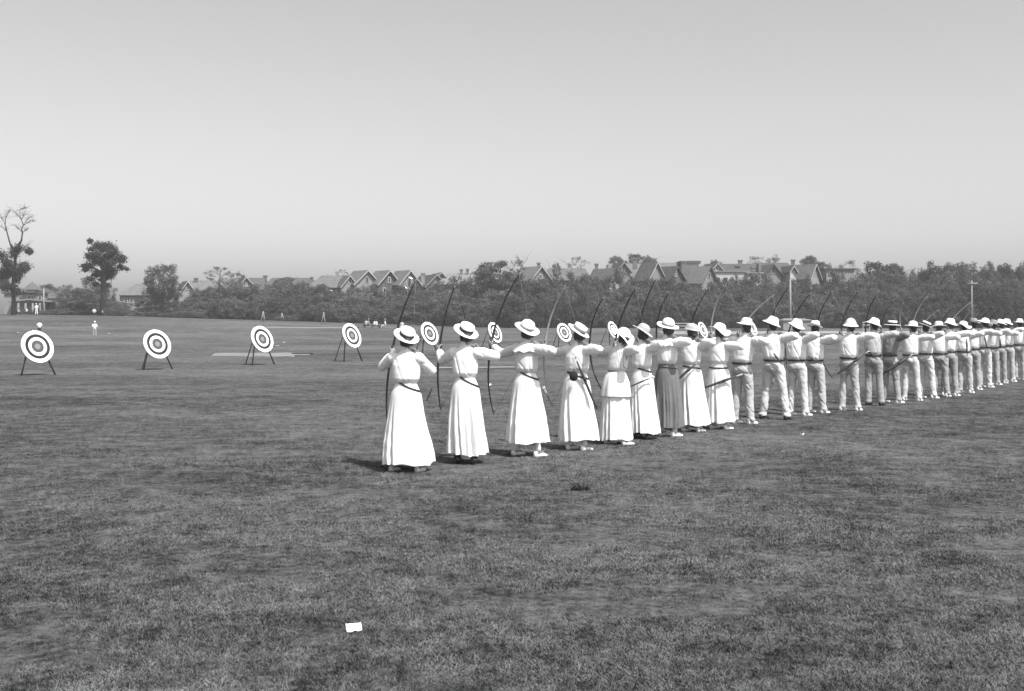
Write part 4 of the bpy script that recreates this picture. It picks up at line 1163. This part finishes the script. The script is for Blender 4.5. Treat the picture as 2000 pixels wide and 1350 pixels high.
    # belt
    if sp.get('belt', True):
        bz, tl, bh = sp.get('beltz', wz - .045 if fem else wz - .012), sp.get('btilt', .06 if fem else .0), (.011 if fem else .016)
        bm = bmesh.new(); n = 56; R4 = []
        for dr_, dz in ((-.006, -bh), (.0075, -bh), (.0075, bh), (-.006, bh)):
            ring = []
            for k in range(n):
                a = 2 * math.pi * k / n; wx = math.cos(a)
                wdir = Matrix.Rotation(yaw, 3, 'Z') @ Vector((math.cos(a), math.sin(a), 0))
                z = bz * s - tl * (wdir.x * .9 + .1) + dz * s
                if fem:
                    t = min(max((wz * s - z) / (wz * s - hz), 0), 1); rx = srad(t) + .004; ry = srad(t) * .865 + .004
                else:
                    u_ = (z / s); rx = np.interp(u_, [.93, 1.0, 1.045, 1.09], [.172, .160, .154, .166]) * bw * s + .008; ry = np.interp(u_, [.93, 1.0, 1.045, 1.09], [.150, .134, .124, .134]) * bw * s + .008
                ring.append(bm.verts.new(((rx + dr_) * math.cos(a), (ry + dr_) * math.sin(a) - (.0 if fem else .004), z)))
            R4.append(ring)
        for q_ in range(4):
            for k in range(n): bm.faces.new((R4[q_][k], R4[q_][(k + 1) % n], R4[(q_ + 1) % 4][(k + 1) % n], R4[(q_ + 1) % 4][k]))
        bm_obj('belt', bm, M[sp.get('beltm', 'belt')], root)
    mw = Matrix.Translation((X, Y, g)) @ Matrix.Rotation(yaw, 4, 'Z')
    rec = dict(G=mw @ (wl_ + dl * .055 * s + nl * .020 * s), S=mw @ (wr + dr * .12 * s), s=s, Y=Y, X=X, name=sp['short'])
    ARCH.append(rec)
    # bow
    if 'tip' in sp:
        G, S_ = rec['G'], rec['S']; B_ = (S_ - G); B_.z *= .3; B_.normalize(); c_ = sp.get('brace', .34) * s
        Yt = G.y + B_.y * c_; tip = px(sp['tip'][0], sp['tip'][1], Yt); U = tip - G - B_ * c_
        bo = thing('bow', 'longbow held by ' + sp['short'], 'bow', G, 0, 'longbows of the archers')
        def cp(t): return U * t + B_ * (c_ * abs(t) ** 2.2)
        bm = bmesh.new(); ts = [j / 20 for j in range(-20, 21)]
        th_ = sp.get('bowr', 1.0)
        tube(bm, [cp(t) for t in ts], [(.0160 - .0085 * abs(t) ** 1.4) * th_ for t in ts], 8); bm_obj('stave', bm, M[sp.get('bow', 'bowd')], bo)
        bm = bmesh.new(); tube(bm, [cp(t) for t in (-.075, -.03, .03, .075)], [.0175] * 4, 10); bm_obj('grip', bm, M['grip'], bo)
        bm = bmesh.new(); tube(bm, [cp(.99), S_ - G], [.0022, .0022], 4); tube(bm, [S_ - G, cp(-.99)], [.0022, .0022], 4)
        bm_obj('string', bm, M['cord'], bo)
        for e in (1, -1):
            bm = bmesh.new(); tube(bm, [cp(e * .985), cp(e * 1.0), cp(e * 1.015)], [.0085, .008, .003], 6); bm_obj('nock', bm, M['bowl'], bo)
        if sp.get('arrow'):
            d = (G - S_).normalized(); ao = thing('arrow', 'arrow nocked on the bow of ' + sp['short'], 'arrow', S_, 0, 'nocked arrows')
            bm = bmesh.new(); tube(bm, [(0, 0, 0), d * .71], [.0045, .0045], 6); bm_obj('shaft', bm, M['arrow'], ao)
            bm = bmesh.new(); tube(bm, [d * .71, d * .74], [.005, .001], 6); bm_obj('head', bm, M['belt'], ao)
            for q_ in range(3):
                a_ = 2.1 * q_; _, e1, e2 = frame_of(d); w = e1 * math.cos(a_) + e2 * math.sin(a_)
                bm = bmesh.new(); P4 = [d * .03 + w * .004, d * .10 + w * .004, d * .085 + w * .006, d * .035 + w * .016]; th = (d.cross(w)) * .0006
                A_ = [bm.verts.new(p + th) for p in P4]; C_ = [bm.verts.new(p - th) for p in P4]
                bm.faces.new(A_); bm.faces.new(C_[::-1])
                for j in range(4): bm.faces.new((A_[j], A_[(j + 1) % 4], C_[(j + 1) % 4], C_[j]))
                bm_obj('feather', bm, M['feather'], ao, False)
    if sp.get('bracer'):
        bm = bmesh.new(); tube(bm, [wl_.lerp(el, .50), wl_.lerp(el, .05)], [.044 * s, .036 * s], 12); bm_obj('arm_guard', bm, M['gauntlet'], root)
    return root

BO, BD = ('boater', 'straw', 'band'), (.34, -.30)
P_ = [
 dict(sex='f', x=793, fy=921, top=640, s=.945, yaw=-16, hat=BO, tilt=(.36, -.52), hem=909, hemw=104, hoff=3, sep=.31, tip=(812, 548), hl=(-.33, .36, 1.46), hr=(.03, .26, 1.46), EL=(-.17, .12, -.10), ER=(.09, .19, -.16), brace=.16,
      face=(-.45, .85, -.10), short='the nearest woman, leftmost in the line', label='woman in black-banded boater and white dress, nearest and leftmost archer', btilt=.075, beltz=1.075, bulk=1.08, bracer=0),
 dict(sex='f', x=909, fy=905, top=628, s=.972, yaw=-26, hat=BO, tilt=(.38, -.50), hem=889, hemw=82, hoff=6, sep=.22, tip=(888, 560), hl=(-.55, .28, 1.42), hr=(.02, .24, 1.46), el=(-.5, -.1, -1), ER=(.13, .22, -.05), brace=.14, shoes='shoed',
      face=(-.60, .75, -.10), short='the second woman, in dark shoes', label='woman in boater, white dress, black stockings and dark shoes, second in line', btilt=.09, beltz=1.07),
 dict(sex='f', x=1028, fy=891, top=622, s=.99, yaw=-38, hat=('round', 'straw', 'band2'), tilt=(.34, -.42), hem=866, hemw=88, hoff=2, sep=.34, tip=(1015, 535), hl=(-.66, .10, 1.44), face=(-.70, .65, -.05), shirt='white2', cape=True, arrow=1, bracer=1, brace=.30,
      short='the third woman, in the wide collar', label='woman in wide-collared blouse and striped-band straw hat, left arm stretched out', btilt=.07, beltz=1.075),
 dict(sex='f', x=1126, fy=879, top=631, s=.965, yaw=-40, hat=('boater', 'straw', 'band2'), tilt=(.62, -.30), hem=861, hemw=80, hoff=4, sep=.22, tip=(1104, 560), brace=.30, short='the woman with the black tassel', label='woman with round black tassel at her waist and steeply tilted boater', btilt=.05, bulk=1.08, lean=(.02, 0), bow='bowl'),
 dict(sex='f', x=1203, fy=868, top=650, s=.945, yaw=-42, hat=('floppy', 'felt', None), tilt=(.62, -.45), hem=860, hemw=70, sep=.30, tip=(1178, 582), lean=(.05, .03), head=(.02, .02, -.03), shirt='striped', peplum=773, short='the woman in the floppy white hat', label='woman in floppy white hat and striped jacket with flared skirt, leaning', btilt=0, beltz=1.10, beltm='band2'),
 dict(sex='f', x=1254, fy=858, top=633, s=.955, yaw=-42, hat=('round', 'greyfelt', None), tilt=(.60, -.12), hem=847, hemw=64, hoff=4, sep=.2, tip=(1242, 563), short='the woman in the tilted grey hat', label='woman in grey straw hat sharply tilted, white dress with dark belt', btilt=.04, beltz=1.085, shoes='shoed'),
 dict(sex='f', x=1303, fy=852, top=620, s=1.0, yaw=-42, hat=('round', 'straw', 'band2'), tilt=(.16, -.28), hem=835, hemw=66, sep=.22, tip=(1282, 545), skirt='greyskirt', shirt='white', cape=True, short='the woman in the grey skirt', label='woman in long grey skirt, light blouse and broad straw hat', belt=True, beltm='greyskirt', btilt=.02),
 dict(sex='f', x=1350, fy=843, top=628, s=.965, yaw=-42, hat=('cap', 'greyfelt', None), tilt=(.18, -.12), hem=831, hemw=64, hoff=4, sep=.24, tip=(1306, 572), short='the woman in the grey cloche', label='woman in close grey cap and white dress right of the grey-skirted woman', btilt=.02),
 dict(sex='f', x=1404, fy=838, top=629, s=.96, yaw=-40, hat=('floppy', 'felt', None), tilt=(.30, -.20), hem=825, hemw=66, hoff=1, sep=.24, tip=(1385, 563), short='the last woman, in the white brimmed hat', label='last woman in line, white floppy-brimmed hat and white dress', btilt=-.0, beltz=1.03),
 dict(sex='m', x=1449, fy=828, top=620, yaw=-42, hat=('fedora', 'felt', None), tilt=(.16, -.10), sep=.28, tip=(1418, 555), bow='bowl', short='the first man, in the white fedora', label='first man in line, white fedora, beside the last woman', trousers='duck', face=(-.9, .35, 0)),
 dict(sex='m', x=1511, fy=819, top=617, yaw=-34, hat=('bucket', 'felt', None), tilt=(.42, -.12), sep=.44, tip=(1512, 576), bow='bowl', short='the man standing with legs wide apart', label='man in white cloth hat, legs wide apart in dark shoes', shoes='shoed', trousers='whitet', bulk=1.05),
 dict(sex='m', x=1556, fy=812, top=622, yaw=-40, hat=('bucket', 'felt', None), tilt=(.34, -.18), sep=.30, tip=(1541, 560), short='the man right of the wide-legged one', label='man in rounded white hat close behind the wide-legged man', trousers='whitet', bulk=1.04),
 dict(sex='m', x=1592, fy=807, top=626, yaw=-46, hat=('fedora', 'felt', 'band'), tilt=(.22, .22), sep=.28, tip=(1583, 573), short='the man whose hat brim is dark beneath', label='man whose white hat shows a dark brim underside, white shoes', trousers='duck'),
 dict(sex='m', x=1657, fy=802, top=622, yaw=-34, hat=('pith', 'felt', None), tilt=(.02, -.10), sep=.30, tip=(1625, 570), short='the man in the pith helmet', label='man in white pith helmet standing apart, long dark quiver behind him', trousers='duck'),
 dict(sex='m', x=1706, fy=792, top=620, yaw=-40, hat=('bucket', 'felt', None), tilt=(.40, -.05), sep=.26, tip=(1677, 570), shirt='midshirt', trousers='cream', shoes='shoed', short='the man in the light grey shirt', label='man in crumpled white hat, light grey shirt and dark shoes'),  # shirt coloured grey to stand for the neighbour's shadow on it
 dict(sex='m', x=1738, fy=787, top=624, yaw=-44, hat=BO, tilt=(.04, -.02), sep=.32, tip=(1712, 575), shirt='greyshirt', trousers='cream', short='the man in the dark grey shirt', label='man in dark grey shirt, wide black belt and banded boater'),
 dict(sex='m', x=1778, fy=783, top=632, yaw=-40, hat=('round', 'felt', None), tilt=(.10, .0), sep=.30, tip=(1745, 587), trousers='whitet', s=.96, lean=(.03, .03), short='the stooping man all in white', label='stooping man all in white, low round white hat'),
 dict(sex='m', x=1808, fy=778, top=626, yaw=-46, hat=BO, tilt=(.45, -.05), sep=.30, tip=(1764, 592), bow='bowl', trousers='whitet', short='the man in the tipped boater', label='man in tipped boater with dark band and dark belt'),
 dict(sex='m', x=1835, fy=775, top=627, yaw=-42, hat=('fedora', 'felt', None), tilt=(-.06, .05), sep=.28, tip=(1810, 580), trousers='cream', bow='bowl', bulk=1.10, short='the stout man in cream trousers', label='stout man in white hat and cream trousers right of the tipped boater'),
 dict(sex='m', x=1853, fy=774, top=621, yaw=-40, hat=('bucket', 'felt', None), tilt=(.16, .0), sep=.26, tip=(1833, 606), trousers='cream', bow='bowl', bulk=1.06, short='the tall man in the domed hat', label='tall broad man in domed white hat overlapping the stout man'),
 dict(sex='m', x=1883, fy=768, top=626, yaw=-42, hat=('floppy', 'felt', None), tilt=(.18, -.05), sep=.24, tip=(1864, 600), trousers='duck', short='the man in the wide white hat', label='man in wide white hat with a dark quiver hanging straight down'),
 dict(sex='m', x=1900, fy=762, top=621, yaw=-42, hat=('fedora', 'darkfelt', 'band'), tilt=(.05, .0), sep=.22, tip=(1897, 590), bow='bowl', trousers='greyf', short='the man in the grey felt hat', label='man in grey felt hat and grey trousers among the last men'),
 dict(sex='m', x=1922, fy=757, top=620, yaw=-40, hat=('floppy', 'felt', None), tilt=(.28, -.10), sep=.22, tip=(1907, 596), bow='bowl', trousers='whitet', short='the man with the white seat flap', label='man in broad white hat and white trousers, fifth from the right end'),
 dict(sex='m', x=1938, fy=752, top=624, yaw=-42, hat=('round', 'darkfelt', None), tilt=(.30, -.05), sep=.22, tip=(1926, 600), trousers='cream', short='the man in the tilted dark hat', label='man in tilted dark hat mostly hidden behind white-hatted neighbours'),
 dict(sex='m', x=1952, fy=749, top=623, yaw=-42, hat=('round', 'straw', 'bandw'), tilt=(.20, -.10), sep=.22, tip=(1940, 600), trousers='cream', short='the third man from the right end', label='man in pale round hat, third from the right end'),
 dict(sex='m', x=1968, fy=746, top=622, yaw=-42, hat=('bucket', 'felt', None), tilt=(.10, -.05), sep=.22, tip=(1955, 602), trousers='duck', short='the second man from the right end', label='man in white cloth hat, second from the right end'),
 dict(sex='m', x=1990, fy=742, top=622, yaw=-42, hat=('fedora', 'felt', None), tilt=(.10, -.05), sep=.22, tip=(1978, 604), trousers='duck', short='the last man at the right edge', label='last man in the line at the right edge, white hat'),
]
for i, sp in enumerate(P_):
    person(i, sp)

# ------------------------------------------------------------------ quivers hanging behind the archers
def quiver(i, a, b_, w, label, ends=True, dy=.22, pouch=None):
    """dark tapered quiver from photo point a to b_ on the camera side of archer i"""
    w *= .78
    Y = ARCH[i]['Y'] - dy; A = px(a[0], a[1], Y); B_ = px(b_[0], b_[1], Y); k = Y / F_PX
    o = thing('quiver', label, 'quiver', A, 0, 'quivers worn at the waist'); d = B_ - A
    bm = bmesh.new(); tube(bm, [Vector((0, 0, 0)), d * .25, d * .7, d], [w * k * .25, w * k * .5, w * k * .6, w * k * .35], 10); bm_obj('case', bm, M['leather'], o)
    bm = bmesh.new(); tube(bm, [d * .60, d * .66], [w * k * .64, w * k * .64], 10); bm_obj('collar_ring', bm, M['band'], o)
    if ends:
        dn = d.normalized()
        for q in range(3):
            off = Vector((random.uniform(-1, 1), random.uniform(-.5, .5), random.uniform(-1, 1))) * .008
            bm = bmesh.new(); tube(bm, [d + off - dn * .03, d + dn * .09 + off * 1.8], [.004, .004], 5); tube(bm, [d + dn * .05 + off * 1.5, d + dn * .085 + off * 1.7], [.009, .007], 5)
            so = bm_obj('arrow_end', bm, M['feather'], o)
    return o
quiver(0, (846, 754), (833, 783), 4, 'dark quiver at the nearest woman\'s right hip', False, .0)
quiver(3, (1166, 800), (1127, 706), 6, 'long dark quiver slung across the tasselled woman\'s back')
quiver(2, (1079, 793), (1067, 768), 3, 'thin quiver at the wide-collared woman\'s right hip', True, .0)
quiver(5, (1229, 756), (1266, 740), 3.5, 'thin quiver at the tilted-grey-hatted woman\'s back')
quiver(7, (1321, 744), (1358, 711), 6, 'dark quiver behind the grey-cloched woman')
quiver(8, (1372, 759), (1438, 735), 6, 'long slim quiver slung behind the last woman')
quiver(10, (1526, 711), (1511, 690), 4, 'short quiver at the wide-legged man\'s back', False)
quiver(11, (1532, 706), (1534, 696), 3.5, 'short dark quiver end beside the domed-hatted neighbour', False)
quiver(12, (1600, 710), (1578, 696), 3.5, 'slim quiver below the dark-brimmed man\'s belt', False)
quiver(13, (1635, 731), (1690, 691), 5, 'long dark quiver slanting behind the pith-helmeted man')
quiver(14, (1713, 703), (1691, 680), 3.5, 'slim quiver slanting across the man in the shade-greyed shirt', False)
quiver(15, (1722, 731), (1775, 697), 7, 'thick dark quiver slanting behind the dark-grey-shirted man')
quiver(16, (1757, 701), (1778, 708), 3, 'slim quiver below the stooping man\'s belt', False)
quiver(20, (1889, 695), (1888, 662), 3.5, 'dark quiver hanging straight down the wide-hatted man\'s back', False)
quiver(22, (1928, 682), (1922, 655), 3, 'slim quiver down the back of the white-trousered man', False)
quiver(24, (1955, 678), (1951, 658), 4, 'short dark quiver on the third man from the end', False)
Yq = ARCH[3]['Y'] - .26; c = px(1120.5, 735, Yq); k = Yq / F_PX
o = thing('tassel', 'round black woollen tassel hanging at the woman\'s waist', 'tassel', c)
bm = bmesh.new(); bmesh.ops.create_icosphere(bm, subdivisions=4, radius=1)
for v_ in bm.verts:
    nz = 1 + .10 * mnoise.noise(v_.co * 6); v_.co = Vector((v_.co.x * 8.2 * k, v_.co.y * 6 * k, v_.co.z * 9.5 * k * (1.0 if v_.co.z < 0 else 1.05))) * nz
bm_obj('ball', bm, M['tassel'], o)
bm = bmesh.new(); tube(bm, [(0, 0, 8 * k), (.01, .02, 16 * k)], [.006, .006], 6); bm_obj('cord', bm, M['tassel'], o)

# ------------------------------------------------------------------ small far figures
def little_person(X, Y, h, label, pose='stand', shirt='white', hatm='felt', legs='greyf', yaw=0.0, z=None, hatted=True):
    g = tz(X, Y) if z is None else z; s = h / 1.75
    o = thing('person', label, 'person', (X, Y, g), yaw, 'spectators far across the field')
    bm = bmesh.new()
    seat = 0 if pose == 'stand' else -.48
    def w(a, b_, c_): return Vector((a, b_, c_ + (seat if c_ > .6 else 0))) * s
    ball(bm, w(0, 0, 1.62), (.08 * s, .09 * s, .11 * s)); limb(bm, w(0, 0, 1.4), w(0, 0, 1.58), .05 * s, .05 * s)
    rings_loft(bm, [(0, 0, (.86 + seat) * s, .13 * s, .09 * s), (0, 0, (1.2 + seat) * s, .13 * s, .09 * s), (0, 0, (1.44 + seat) * s, .12 * s, .07 * s)], 12)
    hands = []
    for sg in (-1, 1):
        e = w(sg * .30, .02, 1.15); hnd = w(sg * .20, .18, 1.02)
        limb(bm, w(sg * .18, 0, 1.4), e, .05 * s, .04 * s, 8); limb(bm, e, hnd, .04 * s, .03 * s, 8); ball(bm, hnd, (.04 * s, .05 * s, .04 * s)); hands.append((e, hnd))
        if pose == 'stand': kn, an = Vector((sg * .12, .03, .48)) * s, Vector((sg * .14, 0, .08)) * s
        else: kn, an = Vector((sg * .16, -.40, .42)) * s, Vector((sg * .12, -.55, .05)) * s
        limb(bm, w(sg * .09, 0, .9), kn, .08 * s, .06 * s, 8); limb(bm, kn, an, .055 * s, .04 * s, 8); limb(bm, an, an + Vector((0, .12 if pose == 'stand' else -.12, -.03)) * s, .035 * s, .03 * s, 8)
    me = fuse(bm, .028, 1); me.materials.append(M['skin']); new_obj('body', me, o)
    bm = bmesh.new(); rings_loft(bm, [(0, 0, (.90 + seat) * s, .16 * s, .12 * s), (0, 0, (1.2 + seat) * s, .18 * s, .13 * s), (0, 0, (1.42 + seat) * s, .17 * s, .10 * s), (0, 0, (1.49 + seat) * s, .06 * s, .06 * s)], 14)
    for sg, (e, hnd) in zip((-1, 1), hands): limb(bm, w(sg * .18, 0, 1.4), e, .07 * s, .06 * s, 8); limb(bm, e, e.lerp(hnd, .7), .06 * s, .05 * s, 8)
    me = fuse(bm, .03, 1); me.materials.append(M[shirt]); new_obj('shirt', me, o)
    bm = bmesh.new()
    ball(bm, w(0, 0, .90), (.15 * s, .12 * s, .12 * s))
    for sg in (-1, 1):
        if pose == 'stand': kn, an = Vector((sg * .12, .03, .48)) * s, Vector((sg * .14, 0, .12)) * s
        else: kn, an = Vector((sg * .16, -.40, .42)) * s, Vector((sg * .12, -.55, .10)) * s
        limb(bm, w(sg * .09, 0, .88), kn, .10 * s, .08 * s, 8); limb(bm, kn, an, .08 * s, .06 * s, 8)
    me = fuse(bm, .03, 1); me.materials.append(M[legs]); new_obj('trousers', me, o)
    if hatted:
        ho = bm_obj('hat', hat_mesh('round', s, 3), M[hatm], o); ho.location = w(0, 0, 1.69)
    else:
        bm = bmesh.new(); ball(bm, w(0, 0, 1.66), (.092 * s, .10 * s, .10 * s)); bm_obj('hair', bm, M['hair'], o)
def far(x, y, h, label, **kw):
    X, Y, Z = gp(x, y); little_person(X, Y, h, label, z=Z, **kw)
little_person(*gp(77, 655)[:2], 1.42, 'bareheaded boy in white shirt walking beyond the leftmost target', hatted=False, legs='stockd')
little_person(*gp(185, 657)[:2], 1.42, 'boy in white cap and shirt standing alone on the field', legs='greyf', yaw=.4)
little_person((71 - 1000) * 173 / F_PX, 173, 1.7, 'figure in white standing before the turreted villa', shirt='white', legs='white')
for j, (x, sh, lab) in enumerate(((36, 'white', 'seated figure in white at the far left edge of the field'), (45, 'white2', 'seated figure left of the white standing one'), (188, 'midshirt', 'seated figure in pale clothes beside the lone tree'), (198, 'midshirt', 'seated figure leaning by the lone tree trunk'),
                                (712, 'midshirt', 'seated spectator in pale shirt, leftmost of the group by the wood'), (720, 'greyshirt', 'seated spectator in dark shirt in the group by the wood'), (729, 'white', 'seated spectator in white, middle of the group by the wood'), (737, 'midshirt', 'seated spectator in pale shirt, right of the group by the wood'), (751, 'midshirt', 'seated woman in pale grey apart from the spectators'), (783, 'midshirt', 'seated figure in pale grey behind the nearest woman\'s bow'))):
    Y = 171 if j < 4 else 140; X = (x - 1000) * Y / F_PX
    little_person(X, Y + (0, 1.2, -.8, .6, 1.5)[j % 5], 1.45 + .2 * ((j * 7) % 3) / 2, lab, pose='sit', shirt=sh, legs='stockd' if j < 8 else 'midshirt', yaw=random.uniform(-1.6, 1.6), hatm=('greyfelt', 'felt', 'darkfelt')[j % 3], hatted=j in (5, 8))

# ------------------------------------------------------------------ stands, papers, plank
def easel(x, y, h, label):
    X, Y, Z = gp(x, y); o = thing('wooden_stand', label, 'stand', (X, Y, Z), random.uniform(-.5, .5), 'bare wooden stands at the far side')
    for q in ((-.3, -.1), (.3, -.1), (0, .45)):
        bm = bmesh.new(); tube(bm, [(0, .05, h), (q[0], q[1], -.05)], [.05, .06], 6); bm_obj('leg', bm, M['wood_l'], o)
easel(514, 629, 1.5, 'bare wooden stand above the third target, left one')
easel(551, 627, 1.2, 'bare wooden stand above the third target, right one')
easel(632, 634, 1.7, 'bare wooden stand left of the fourth target')
X, Y, Z = gp(588, 693); o = thing('plank', 'low dark-edged plank lying on bare earth between targets', 'plank', (X, Y, Z), .02)
k = Y / F_PX
bm = bmesh.new(); box(bm, (-18 * k, 0, 0), (16 * k, .22, .03)); bm_obj('board', bm, M['trim'], o, False)
bm = bmesh.new(); box(bm, (-19 * k, .221, 0), (22 * k, .28, .09)); bm_obj('edge_board', bm, M['wood_d'], o, False)

def sheet(x, y, w, d, label, rz=0.0, lift=.02, bend=.05, rx=0.0):
    X, Y, Z = gp(x, y); bm = bmesh.new(); n = 8; g = []
    for a in range(n + 1):
        row = []
        for c_ in range(n + 1):
            u, v_ = a / n - .5, c_ / n - .5
            if c_ == 0: v_ += .34 * max(0, 1 - abs(u - .02) * 6)
            row.append(bm.verts.new((u * w, v_ * d, lift + bend * (u * u * 2 + abs(v_) * .6) + .012 * mnoise.noise(Vector((u * 5, v_ * 5, x))))))
        g.append(row)
    for a in range(n):
        for c_ in range(n): bm.faces.new((g[a][c_], g[a + 1][c_], g[a + 1][c_ + 1], g[a][c_ + 1]))
    o = bm_obj('paper_sheet', bm, M['paper'], None); o.location = (X, Y, Z); o.rotation_euler = (rx, 0, rz)
    s_ = o.modifiers.new('thickness', 'SOLIDIFY'); s_.thickness = .001
    tag(o, label, 'paper'); return o
sheet(690, 1243, .088, .060, 'crumpled white paper scrap on the foreground turf', .30, .026, .02, .60)
sheet(541, 677, .28, .5, 'white paper beside the third target, nearer scrap', .2, .03, .08)
sheet(556, 670, .20, .4, 'white paper beside the third target, farther scrap', -.2, .03, .06)
sheet(250, 618.6, 1.0, .8, 'white sheet lying at the foot of the left shrubs', 0, .05, .05)
sheet(216, 652, .6, .5, 'small white sheet right of the lone boy', 0, .02, .04)
sheet(38, 650, .5, .5, 'small white scrap left of the leftmost target', 0, .02, .04)
sheet(955, 757, .12, .16, 'small white scrap between the second and third women', .4, .03, .1)
sheet(1567, 852, .05, .06, 'tiny white scrap on the turf below the men', .1, .02, .05)

# ------------------------------------------------------------------ thin summer haze
bm = bmesh.new(); box(bm, (-420, -30, -3), (420, 330, 26))
hz_ = bpy.data.materials.new('haze'); hz_.use_nodes = True; N, L = hz_.node_tree.nodes, hz_.node_tree.links
N.remove(N['Principled BSDF']); pv = N.new('ShaderNodeVolumePrincipled'); pv.inputs['Color'].default_value = (1, 1, 1, 1); pv.inputs['Density'].default_value = .0004
L.new(pv.outputs[0], N['Material Output'].inputs['Volume'])
o = bm_obj('haze', bm, hz_, None, False); o['kind'] = 'stuff'

bpy.data.scenes.remove(tmp_scene)
